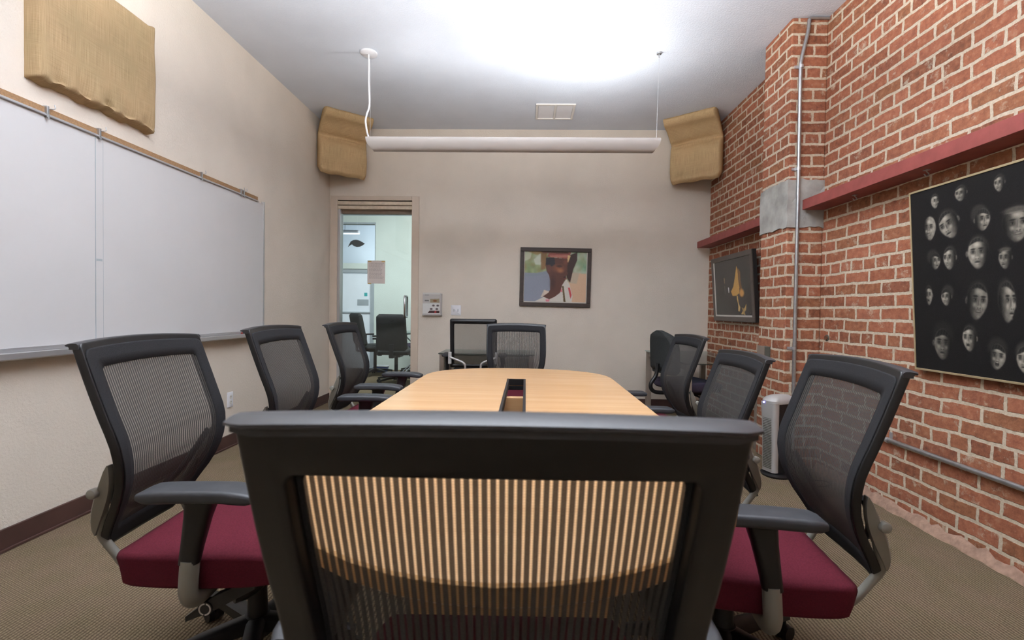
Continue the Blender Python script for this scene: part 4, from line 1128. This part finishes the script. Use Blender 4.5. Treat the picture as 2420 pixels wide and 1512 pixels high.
# ================================================================== MESH CHAIRS
PROF = [(0.43, -0.108), (0.45, -0.098), (0.50, -0.072), (0.56, -0.036), (0.62, -0.010), (0.68, 0.0), (0.74, -0.006), (0.82, -0.034), (0.92, -0.070), (1.03, -0.108)]
HWID = [(0.43, 0.160), (0.45, 0.168), (0.50, 0.186), (0.56, 0.211), (0.64, 0.233), (0.72, 0.248), (0.85, 0.254), (1.03, 0.252)]
Z0, Z1 = 0.432, 1.005
def back_pt(s, v, dy=0.0):
    z = Z0 + (Z1 - Z0) * v
    z2 = z + 0.010 * (1 - s * s) * max(0.0, v) ** 2 - 0.012 * (1 - abs(s) ** 2) * (1 - v) ** 4
    x = s * interp(HWID, z)
    y = interp(PROF, z) + 0.026 * s * s - 0.010 + dy
    return (x, y, z2)
def uv_loop(inset_s, inset_t, inset_b, r, rb=None, n=7):
    w = 0.5 - 2 * inset_s; h = 0.555 - inset_t - inset_b
    rb = r if rb is None else rb
    lp = []
    for cx, cy, a0, q in ((w / 2 - r, h / 2 - r, 0, r), (-w / 2 + r, h / 2 - r, PI / 2, r), (-w / 2 + rb, -h / 2 + rb, PI, rb), (w / 2 - rb, -h / 2 + rb, 1.5 * PI, rb)):
        for k in range(n + 1):
            lp.append((cx + q * math.cos(a0 + k * PI / 2 / n), cy + q * math.sin(a0 + k * PI / 2 / n)))
    cy = inset_b + h / 2
    res = []
    # subdivide straight runs so that the loop follows the curved back
    full = []
    m = len(lp)
    for i in range(m):
        a, b = lp[i], lp[(i + 1) % m]
        full.append(a)
        if (i + 1) % (n + 1) == 0:
            k = 14
            for q in range(1, k): full.append((a[0] + (b[0] - a[0]) * q / k, a[1] + (b[1] - a[1]) * q / k))
    for x, y in full:
        res.append((x / 0.25, (cy + y) / 0.555))
    return res
def ring_mesh(bm, loops, dy=0.0):
    rings = [[bm.verts.new(back_pt(s, v, dy)) for s, v in lp] for lp in loops]
    n_ = len(rings[0])
    for a, b in zip(rings[:-1], rings[1:]):
        for i in range(n_):
            j = (i + 1) % n_
            bm.faces.new((a[i], a[j], b[j], b[i]))

def build_mesh_chair():
    t = empty('mesh_office_chair')
    # backrest shell: hollow moulded frame
    bm = new_bm()
    ring_mesh(bm, [uv_loop(0.0, 0.0, 0.0, 0.012, 0.05), uv_loop(0.006, 0.006, 0.006, 0.012, 0.045), uv_loop(0.030, 0.034, 0.034, 0.014, 0.04), uv_loop(0.044, 0.058, 0.056, 0.014, 0.032)])
    o = obj('backrest_frame', bm, M['black'], t)
    md = o.modifiers.new('thick', 'SOLIDIFY'); md.thickness = 0.022; md.offset = 0.0
    md = o.modifiers.new('bevel', 'BEVEL'); md.width = 0.0035; md.segments = 2; md.limit_method = 'ANGLE'; md.angle_limit = math.radians(50)
    # knitted border stretched over the front of the frame
    bm = new_bm()
    ring_mesh(bm, [uv_loop(0.0065, 0.014, 0.008, 0.022, 0.045), uv_loop(0.010, 0.018, 0.012, 0.022, 0.042), uv_loop(0.034, 0.040, 0.040, 0.018, 0.036), uv_loop(0.050, 0.064, 0.062, 0.014, 0.030)], 0.0125)
    o = obj('fabric_border', bm, M['fabric_black'], t)
    md = o.modifiers.new('thick', 'SOLIDIFY'); md.thickness = 0.004; md.offset = 0.0
    # see-through mesh
    bm = new_bm()
    uvl = bm.loops.layers.uv.new('UVMap')
    NI, NJ = 16, 24
    g = {}
    for i in range(NI + 1):
        for j in range(NJ + 1):
            s = -0.83 + 1.66 * i / NI; v = 0.095 + (0.91 - 0.095) * j / NJ
            g[i, j] = (bm.verts.new(back_pt(s, v, 0.0125)), (s * 0.25, v * 0.555))
    for i in range(NI):
        for j in range(NJ):
            q = [g[i, j], g[i + 1, j], g[i + 1, j + 1], g[i, j + 1]]
            f = bm.faces.new([a for a, _ in q])
            for lp, (_, uv) in zip(f.loops, q): lp[uvl].uv = uv
    obj('mesh_panel', bm, M['meshf'], t, angle=80)
    # top rail with rearward lip
    bm = new_bm()
    loops = []
    for k in range(25):
        s = -1.0 + 2 * k / 24
        bx, by, bz = back_pt(s, 1.0)
        bx = s * 0.256
        e = math.sqrt(max(0.0, 1 - max(0.0, (abs(s) - 0.94) / 0.06) ** 2))
        e = 0.72 + 0.28 * e
        sec = [(0.0105, -0.016), (0.0115, -0.003), (0.006, 0.003), (-0.004, 0.0035), (-0.017, 0.002), (-0.026, 0.000), (-0.031, -0.002), (-0.031, -0.0055), (-0.026, -0.0075), (-0.016, -0.007), (-0.0125, -0.011), (-0.0125, -0.018)]
        loops.append([(bx, by + a * (e if a < -0.0165 else 1), bz + b * e) for a, b in sec])
    loft(bm, loops); obj('top_rail', bm, M['black_rim'], t, angle=60)
    # grey side brackets with round knobs
    for s in (-1, 1):
        bm = new_bm(); loops = []
        for k in range(13):
            u = k / 12; z = 0.475 + 0.215 * u
            dep = 0.003 + 0.034 * math.sin(PI * u) ** 0.7
            x = s * (interp(HWID, z) - 0.004); y = interp(PROF, z) + 0.016 - 0.022
            loops.append([(x + a, y - dep * b, z) for a, b in ((0.009, 0), (0.009, 0.85), (0.004, 1), (-0.004, 1), (-0.009, 0.85), (-0.009, 0))])
        loft(bm, loops); b = obj('back_bracket', bm, M['grey'], t)
        bm = new_bm()
        c = Vector((s * 0.232, interp(PROF, 0.61) - 0.040, 0.612))
        loft(bm, [circ(c + Vector((s * d, 0, 0)), r, (1, 0, 0), 18) for d, r in ((-0.022, 0.008), (-0.008, 0.009), (-0.006, 0.0135), (0.008, 0.014), (0.012, 0.012), (0.014, 0.007))])
        obj('bracket_knob', bm, M['grey'], b)
        bm = new_bm(); tube(bm, [(s * 0.11, 0.16, 0.348), (s * 0.13, 0.07, 0.344), (s * 0.145, 0.005, 0.350), (s * 0.153, -0.028, 0.375), (s * 0.158, -0.062, 0.425), (s * 0.165, -0.088, 0.475), (s * 0.185, -0.068, 0.53), (s * 0.203, -0.050, 0.575)], 0.0115, 12)
        obj('support_bar', bm, M['grey'], t)
    # dark yoke arched behind the mesh
    bm = new_bm(); tube(bm, [(-0.212, -0.016, 0.675), (-0.195, -0.038, 0.63), (-0.14, -0.068, 0.555), (-0.06, -0.088, 0.512), (0.0, -0.092, 0.500), (0.06, -0.088, 0.512), (0.14, -0.068, 0.555), (0.195, -0.038, 0.63), (0.212, -0.016, 0.675)], 0.010, 10); obj('lumbar_yoke', bm, M['black'], t)
    # seat cushion
    bm = new_bm(); loops = []
    for k in range(25):
        u = k / 24; y = 0.0 + 0.51 * u
        e = math.sqrt(max(0.0, 1 - abs(2 * u - 1) ** 12))
        w = (0.505 + 0.035 * math.sin(PI * min(1, u * 1.1))) * (0.90 + 0.10 * e)
        zt = 0.460 - 0.022 * max(0, (u - 0.62) / 0.38) ** 2 - 0.010 * (1 - e); zb = 0.364 + 0.022 * (1 - e) + 0.012 * max(0, (u - 0.7) / 0.3)
        lp = []
        for x, z in rrect(w, zt - zb, 0.013, 4):
            crown = 0.008 * (1 - (2 * x / w) ** 2) if z > 0 else 0
            tuck = 0.94 if z < 0 else 1.0
            lp.append((x * tuck, y, (zt + zb) / 2 + z + crown))
        loops.append(lp)
    loft(bm, loops); seat = obj('seat', bm, M['red'], t, angle=65)
    bm = new_bm(); loops = []
    for y in (0.07, 0.10, 0.42, 0.45):
        w = 0.40 if y in (0.10, 0.42) else 0.36
        loops.append([(x, y, 0.360 + z) for x, z in rrect(w, 0.018, 0.008, 3)])
    loft(bm, loops); obj('seat_pan', bm, M['grey'], t)
    # arms
    for s in (-1, 1):
        bm = new_bm(); loops = []
        for z, wx, wy, y in ((0.455, 0.036, 0.050, 0.226), (0.50, 0.038, 0.054, 0.234), (0.572, 0.042, 0.064, 0.248), (0.610, 0.046, 0.074, 0.256), (0.624, 0.052, 0.095, 0.258)):
            loops.append([(s * 0.285 + a, y + b, z) for a, b in rrect(wx, wy, 0.016, 4)])
        loft(bm, loops); arm = obj('armrest', bm, M['black'], t)
        bm = new_bm(); loops = []
        for k in range(17):
            u = k / 16; y = 0.115 + 0.285 * u
            e = math.sqrt(max(0.0, 1 - abs(2 * u - 1) ** 9)); e = 0.55 + 0.45 * e
            zt = 0.646 + 0.003 * math.sin(PI * u) - 0.006 * max(0, u - 0.75) * 4
            loops.append([(s * 0.285 + a * (0.6 + 0.4 * e), y, zt - 0.013 * 1.0 + b * e) for a, b in rrect(0.088, 0.032, 0.011, 4)])
        loft(bm, loops); obj('arm_pad', bm, M['pad'], arm, angle=60)
        bm = new_bm(); tube(bm, [(s * 0.285, 0.228, 0.465), (s * 0.285, 0.224, 0.405), (s * 0.280, 0.222, 0.370), (s * 0.255, 0.222, 0.346), (s * 0.20, 0.222, 0.342), (s * 0.10, 0.222, 0.346)], 0.0225, 14); obj('arm_bracket', bm, M['grey'], arm)
    # tilt mechanism, crank, cylinder, base
    bm = new_bm(); loft(bm, [[(x, 0.26 + y, z) for x, y in rrect(w, d, 0.03)] for z, w, d in ((0.295, 0.10, 0.16), (0.310, 0.14, 0.24), (0.338, 0.17, 0.30), (0.352, 0.20, 0.32))]); mech = obj('tilt_mechanism', bm, M['black'], t)
    bm = new_bm(); tube(bm, [(0.08, 0.33, 0.325), (0.17, 0.34, 0.325), (0.215, 0.30, 0.325)], [0.012, 0.014, 0.018], 10)
    loft(bm, [[(0.222 + a * 0.35, y, z + a) for a in ()] for y, z in ()] or [[Vector((0.215, 0.36, 0.37)) + Vector(q) for q in ((0.010, 0, -0.02), (0.010, 0.0, 0.012), (-0.010, 0.0, 0.012), (-0.010, 0, -0.02))], [Vector((0.22, 0.26, 0.325)) + Vector(q) for q in ((0.012, 0, -0.026), (0.012, 0, 0.012), (-0.012, 0, 0.012), (-0.012, 0, -0.026))], [Vector((0.222, 0.18, 0.275)) + Vector(q) for q in ((0.007, 0, -0.010), (0.007, 0, 0.004), (-0.007, 0, 0.004), (-0.007, 0, -0.010))]])
    crank = obj('tension_lever', bm, M['black'], t)
    bm = new_bm(); c = Vector((0.232, 0.235, 0.303))
    N_ = 28
    for k in range(N_):
        if k in (6, 20): continue
        a0, a1 = 2 * PI * k / N_, 2 * PI * (k + 1) / N_
        bm.faces.new([bm.verts.new(c + Vector((0.004, r * math.cos(a), r * math.sin(a)))) for r, a in ((0.0125, a0), (0.0165, a0), (0.0165, a1), (0.0125, a1))])
    cyl(bm, c + Vector((-0.02, 0, 0)), c + Vector((0.0035, 0, 0)), 0.021, 0.019, 20, mi=1)
    obj('dial', bm, [M['alu'], M['black']], crank, smooth=False)
    bm = new_bm(); cyl(bm, (0, 0.26, 0.11), (0, 0.26, 0.24), 0.030, 0.027); cyl(bm, (0, 0.26, 0.24), (0, 0.26, 0.32), 0.016); obj('gas_cylinder', bm, M['black'], t)
    bm = new_bm(); five_star(bm, 0.305, 0.036, 0.105); b = obj('star_base', bm, M['black'], t, loc=(0, 0.26, 0)); casters(b, 0.305)
    return t

GC = 'burgundy seated mesh chairs around the conference table'
CH = [  # x, y, rot, dz, arm dz, label
    (-0.032, 0.560, 1.2, -0.014, 0.0, 'black mesh chair nearest the viewer, seen from behind at the table head'),
    (-1.090, 1.467, -86.5, -0.010, 0.0, 'mesh chair with burgundy seat below the whiteboard seam, largest on the left'),
    (-1.068, 2.200, -87.5, -0.003, 0.0, 'mesh chair in the middle of the three on the whiteboard side'),
    (-1.150, 3.215, -90.0, -0.015, 0.0, 'mesh chair beside the glass door, last of the whiteboard side'),
    (-0.075, 4.090, 183.0, -0.030, -0.02, 'mesh chair at the far table end facing the viewer, in front of the wall desk'),
    (0.888, 1.474, 83.0, -0.045, 0.0, 'mesh chair with burgundy seat beside the large black painting'),
    (0.868, 2.150, 88.0, -0.085, 0.0, 'mesh chair in the middle of the three on the brick wall side'),
    (0.990, 3.187, 92.0, -0.060, -0.055, 'mesh chair last on the brick wall side, next to the padded task chair'),
]
proto = build_mesh_chair()
for i, (x, y, r, dz, adz, lab) in enumerate(CH):
    o = proto if i == len(CH) - 1 else copy_tree(proto)
    o.location = (x, y, 0); o.rotation_euler = (0, 0, math.radians(r))
    for ch in o.children:
        nm = ch.name.split('.')[0]
        if nm in ('star_base', 'gas_cylinder'): continue
        ch.location.z += dz + (adz if nm == 'armrest' else 0)
    tag(o, lab, 'chair', GC)

# ================================================================== OTHER CHAIRS AND DESKS
vc = tag(empty('visitor_chair', (-0.500, 4.66, 0), math.radians(2)), 'black framed mesh chair with silver back tubes tucked at the wall desk', 'chair')
bm = new_bm()
def vback(x, z, dy=0.0):
    return (x, -0.0 - 0.06 * (z - 0.55) / 0.45 + 0.02 * (x / 0.22) ** 2 + dy, z + 0.008 * (1 - (x / 0.22) ** 2) * (z > 0.9))
lo = [vback(x, 0.775 + z) for x, z in rrect(0.445, 0.47, 0.012, 4)]; li = [vback(x, 0.765 + z) for x, z in rrect(0.375, 0.39, 0.014, 4)]
ra = [bm.verts.new(q) for q in lo]; rb = [bm.verts.new(q) for q in li]
for i in range(len(ra)):
    j = (i + 1) % len(ra); bm.faces.new((ra[i], ra[j], rb[j], rb[i]))
o = obj('back_frame', bm, M['black'], vc); md = o.modifiers.new('t', 'SOLIDIFY'); md.thickness = 0.024; md.offset = 0
bm = new_bm(); uvl = bm.loops.layers.uv.new('UVMap'); g = {}
for i in range(9):
    for j in range(9):
        x = -0.195 + 0.39 * i / 8; z = 0.565 + 0.40 * j / 8; g[i, j] = (bm.verts.new(vback(x, z)), (x, z))
for i in range(8):
    for j in range(8):
        q = [g[i, j], g[i + 1, j], g[i + 1, j + 1], g[i, j + 1]]; f = bm.faces.new([a for a, _ in q])
        for lp, (_, uv) in zip(f.loops, q): lp[uvl].uv = uv
obj('mesh_panel', bm, M['meshv'], vc)
for s in (-1, 1):
    bm = new_bm(); box(bm, s * 0.2225 - 0.018, s * 0.2225 + 0.014, -0.03, -0.004, 0.575, 0.69); br_ = obj('side_bracket', bm, M['silver'], vc, bevel=0.004)
    bm = new_bm(); tube(bm, [(s * 0.222, -0.03, 0.640), (s * 0.15, -0.045, 0.615), (s * 0.095, -0.05, 0.592), (s * 0.075, -0.045, 0.555), (s * 0.075, -0.02, 0.45), (s * 0.075, 0.10, 0.41)], 0.010, 10); obj('back_tube', bm, M['silver'], br_)
    bm = new_bm(); cyl(bm, (s * 0.28, 0.20, 0.40), (s * 0.28, 0.20, 0.63), 0.021); box(bm, min(s * 0.28, s * 0.1), max(s * 0.28, s * 0.1), 0.175, 0.225, 0.385, 0.405); arm = obj('armrest', bm, M['black'], vc, bevel=0.003)
    bm = new_bm(); loft(bm, [[(s * 0.28 + x, y, 0.645 + z) for x, z in rrect(w, h, 0.014)] for y, w, h in ((0.08, 0.05, 0.016), (0.10, 0.082, 0.03), (0.30, 0.082, 0.03), (0.33, 0.05, 0.016))]); obj('arm_pad', bm, M['pad'], arm)
bm = new_bm(); loft(bm, [[(x, y, 0.46 + z) for x, z in rrect(w, h, 0.03)] for y, w, h in ((0.02, 0.40, 0.05), (0.05, 0.46, 0.08), (0.42, 0.46, 0.08), (0.47, 0.38, 0.04))]); obj('seat', bm, M['chairfab'], vc)
bm = new_bm(); cyl(bm, (0, 0.23, 0.10), (0, 0.23, 0.42), 0.026); box(bm, -0.09, 0.09, 0.12, 0.36, 0.39, 0.43); obj('gas_cylinder', bm, M['black'], vc)
bm = new_bm(); five_star(bm); b = obj('star_base', bm, M['black'], vc, loc=(0, 0.23, 0)); casters(b)

def glass_desk(name, label, loc, wx, wy, h):
    t = tag(empty(name, loc), label, 'desk', 'glass topped desks')
    for sx in (0, 1):
        for sy in (0, 1):
            bm = new_bm(); box(bm, sx * (wx - 0.05), sx * (wx - 0.05) + 0.05, sy * (wy - 0.05), sy * (wy - 0.05) + 0.05, 0, h); obj('leg', bm, M['taupe'], t, smooth=False, bevel=0.003)
    bm = new_bm()
    box(bm, 0.05, wx - 0.05, wy - 0.04, wy - 0.015, h - 0.06, h - 0.004); box(bm, 0.012, 0.036, 0.05, wy - 0.05, h - 0.05, h - 0.004); box(bm, wx - 0.036, wx - 0.012, 0.05, wy - 0.05, h - 0.05, h - 0.004)
    obj('apron', bm, M['taupe'], t, smooth=False, bevel=0.003)
    bm = new_bm(); box(bm, -0.01, wx + 0.01, -0.01, wy + 0.01, h + 0.001, h + 0.012); obj('glass_top', bm, M['tglass'], t, smooth=False)
    return t
glass_desk('glass_desk', 'small glass topped desk against the back wall behind the table', (-0.895, 5.02, 0), 0.985, 0.52, 0.63)
glass_desk('glass_desk', 'glass topped desk by the brick wall, past the pier', (1.30, 3.93, 0), 0.62, 1.30, 0.68)

tk = tag(empty('task_chair', (1.40, 4.26, 0), math.radians(-90 + 14)), 'black padded task chair with curved back tube at the brick wall desk', 'chair')
bm = new_bm(); loops = []
for k in range(19):
    u = k / 18; z = 0.575 + 0.37 * u
    e = 1.0
    w = 0.40
    if u > 0.55: w *= math.sqrt(max(0.02, 1 - ((u - 0.55) / 0.45) ** 2.6)) * 0.999
    if u < 0.12: w *= 0.86 + 0.14 * math.sqrt(max(0, 1 - ((0.12 - u) / 0.12) ** 2))
    th = 0.075 * (1 if 0.08 < u < 0.9 else 0.6)
    loops.append([(x, -0.235 + 0.05 * (x / 0.2) ** 2 + y - 0.02 * u, z) for x, y in rrect(max(w, 0.05), th, 0.03, 5)])
loft(bm, loops); obj('backrest', bm, M['chairfab'], tk, angle=60)
bm = new_bm(); tube(bm, [(0, -0.265, 0.66), (0, -0.272, 0.585), (0, -0.285, 0.545), (0, -0.325, 0.485), (0, -0.315, 0.435), (0, -0.26, 0.41), (0, -0.12, 0.405), (0, 0.05, 0.41)], 0.017, 12); obj('back_tube', bm, M['black'], tk)
bm = new_bm(); loft(bm, [[(x, y, 0.475 + z) for x, z in rrect(w, h, 0.03)] for y, w, h in ((-0.20, 0.36, 0.04), (-0.16, 0.46, 0.085), (0.18, 0.47, 0.085), (0.24, 0.38, 0.045))]); obj('seat', bm, M['purplefab'], tk)
bm = new_bm(); box(bm, -0.09, 0.09, -0.12, 0.14, 0.39, 0.435); tube(bm, [(0.08, 0, 0.41), (0.22, 0.0, 0.40), (0.26, 0.0, 0.385)], 0.008, 8); ball(bm, (-0.12, -0.1, 0.42), 0.022); obj('tilt_mechanism', bm, M['black'], tk)
bm = new_bm(); cyl(bm, (0, 0.02, 0.10), (0, 0.02, 0.40), 0.026); obj('gas_cylinder', bm, M['black'], tk)
bm = new_bm(); five_star(bm); b = obj('star_base', bm, M['black'], tk, loc=(0, 0.02, 0)); casters(b)

# ================================================================== AIR PURIFIER
ap = tag(empty('air_purifier', (1.735, 3.345, 0), math.radians(-72)), 'slim silver and black tower air purifier on the carpet beside the pier', 'air purifier')
bm = new_bm(); loft(bm, [circ((0, 0, z), r, (0, 0, 1), 28, r * 1.15) for z, r in ((0.0, 0.095), (0.012, 0.100), (0.022, 0.085), (0.026, 0.06))]); obj('base', bm, M['black'], ap)
bm = new_bm()
loft(bm, [[(x, 0.015 + y, z) for x, y in rrect(w, d, 0.035, 5)] for z, w, d in ((0.024, 0.115, 0.125), (0.25, 0.118, 0.135), (0.46, 0.124, 0.15), (0.50, 0.124, 0.155))]); obj('body', bm, M['black'], ap)
bm = new_bm()
loops = []
for z, w, d, y in ((0.03, 0.112, 0.05, -0.055), (0.25, 0.116, 0.05, -0.060), (0.44, 0.124, 0.055, -0.066), (0.50, 0.126, 0.06, -0.070)):
    loops.append([(x, y + yy, z) for x, yy in rrect(w, d, 0.022, 5)])
loft(bm, loops); fp = obj('front_panel', bm, M['silver'], ap)
bm = new_bm()
for k in range(34):
    z = 0.055 + k * 0.0112; y = -0.055 - 0.011 * (z / 0.44) - 0.0255
    box(bm, -0.036, 0.036, y - 0.0012, y + 0.004, z, z + 0.0055)
obj('grille', bm, M['grille'], fp, smooth=False)
bm = new_bm(); loops = []
for z, w, y0, y1 in ((0.495, 0.130, -0.100, 0.10), (0.515, 0.134, -0.104, 0.115), (0.535, 0.11, -0.085, 0.11), (0.548, 0.07, -0.05, 0.07), (0.553, 0.03, -0.02, 0.03)):
    loops.append([(x, (y0 + y1) / 2 + yy, z + 0.02 * ((y0 + y1) / 2 + yy)) for x, yy in rrect(w, y1 - y0, min(w, y1 - y0) * 0.45, 5)])
loft(bm, loops); cap_ = obj('top_cap', bm, M['silver'], ap)
bm = new_bm(); ball(bm, (-0.02, -0.103, 0.500), 0.006, n=10); obj('indicator_light', bm, M['led'], cap_)
pc = bm = new_bm(); tube(bm, [(0.08, 0.02, 0.012), (0.14, 0.10, 0.006), (0.20, 0.20, 0.006), (0.26, 0.17, 0.006), (0.27, 0.08, 0.006), (0.20, 0.03, 0.006), (0.12, 0.09, 0.006)], 0.0045, 8, sub=8); obj('power_cord', bm, M['cord'], ap)

# ================================================================== LIGHTS
def area(name, loc, rot, sx, sy, power, col=(1, 1, 1), spread=None):
    l = bpy.data.lights.new(name, 'AREA'); l.shape = 'RECTANGLE'; l.size = sx; l.size_y = sy; l.energy = power; l.color = col
    if spread: l.spread = spread
    o = bpy.data.objects.new(name, l); COL.objects.link(o); o.location = loc; o.rotation_euler = rot
    return o
UP = (PI, 0, 0)
area('tube_glow_bright', (0.52, 3.94, 2.486), UP, 0.70, 0.10, 9.5, (0.97, 0.985, 1.0))
area('tube_glow', (-0.5, 3.94, 2.486), UP, 1.5, 0.10, 3.2, (0.97, 0.985, 1.0))
area('near_fill_up', (-0.13, 1.58, 2.486), UP, 2.1, 0.10, 222, (0.985, 0.99, 1.0))  # added room fill, bounced off the ceiling from the unseen fixture
area('near_fill_down', (-0.13, 1.58, 2.372), (0, 0, 0), 2.1, 0.09, 6, (0.985, 0.99, 1.0))  # added weak downward fill below the unseen fixture
area('adjoining_lamp', (-2.0, 6.7, 2.68), (math.radians(25), 0, 0), 1.6, 0.6, 75, (0.98, 1.0, 1.0))
area('beyond_lamp', (-3.2, 10.0, 2.2), (math.radians(120), 0, 0), 1.2, 0.8, 16, (0.92, 0.97, 1.0))
w = bpy.data.worlds.new('World'); SC.world = w; w.use_nodes = True
bg = w.node_tree.nodes['Background']; bg.inputs[0].default_value = (0.75, 0.82, 0.9, 1); bg.inputs[1].default_value = 0.4

# ================================================================== CAMERA
yaw, pit, rol = (math.radians(a) for a in (1.614, 1.162, 0.834))
def m3(*r): return Matrix(r)
c, s = math.cos(yaw), math.sin(yaw); Ry = m3((c, s, 0), (-s, c, 0), (0, 0, 1))
c, s = math.cos(pit), math.sin(pit); Rp = m3((1, 0, 0), (0, c, -s), (0, s, c))
Mx = m3((1, 0, 0), (0, 0, -1), (0, 1, 0))
c, s = math.cos(rol), math.sin(rol); Rr = m3((c, -s, 0), (s, c, 0), (0, 0, 1))
R = Rr @ Mx @ Rp @ Ry
cam = bpy.data.cameras.new('Camera'); co = bpy.data.objects.new('Camera', cam); COL.objects.link(co)
cam.sensor_width = 36.0; cam.lens = 1143.0 / 2420.0 * 36.0; cam.clip_start = 0.02
co.matrix_world = Matrix.Translation((0, 0, 1.1)) @ (R.transposed() @ Matrix.Diagonal((1, -1, -1))).to_4x4()
cam.dof.use_dof = True; cam.dof.focus_distance = 2.4; cam.dof.aperture_fstop = 5.6
SC.camera = co
SC.view_settings.view_transform = 'Standard'
SC.view_settings.look = 'None'
SC.view_settings.exposure = 0.28
SC.cycles.transparent_max_bounces = 24
SC.cycles.max_bounces = 10
SC.cycles.diffuse_bounces = 6
SC.cycles.use_denoising = True
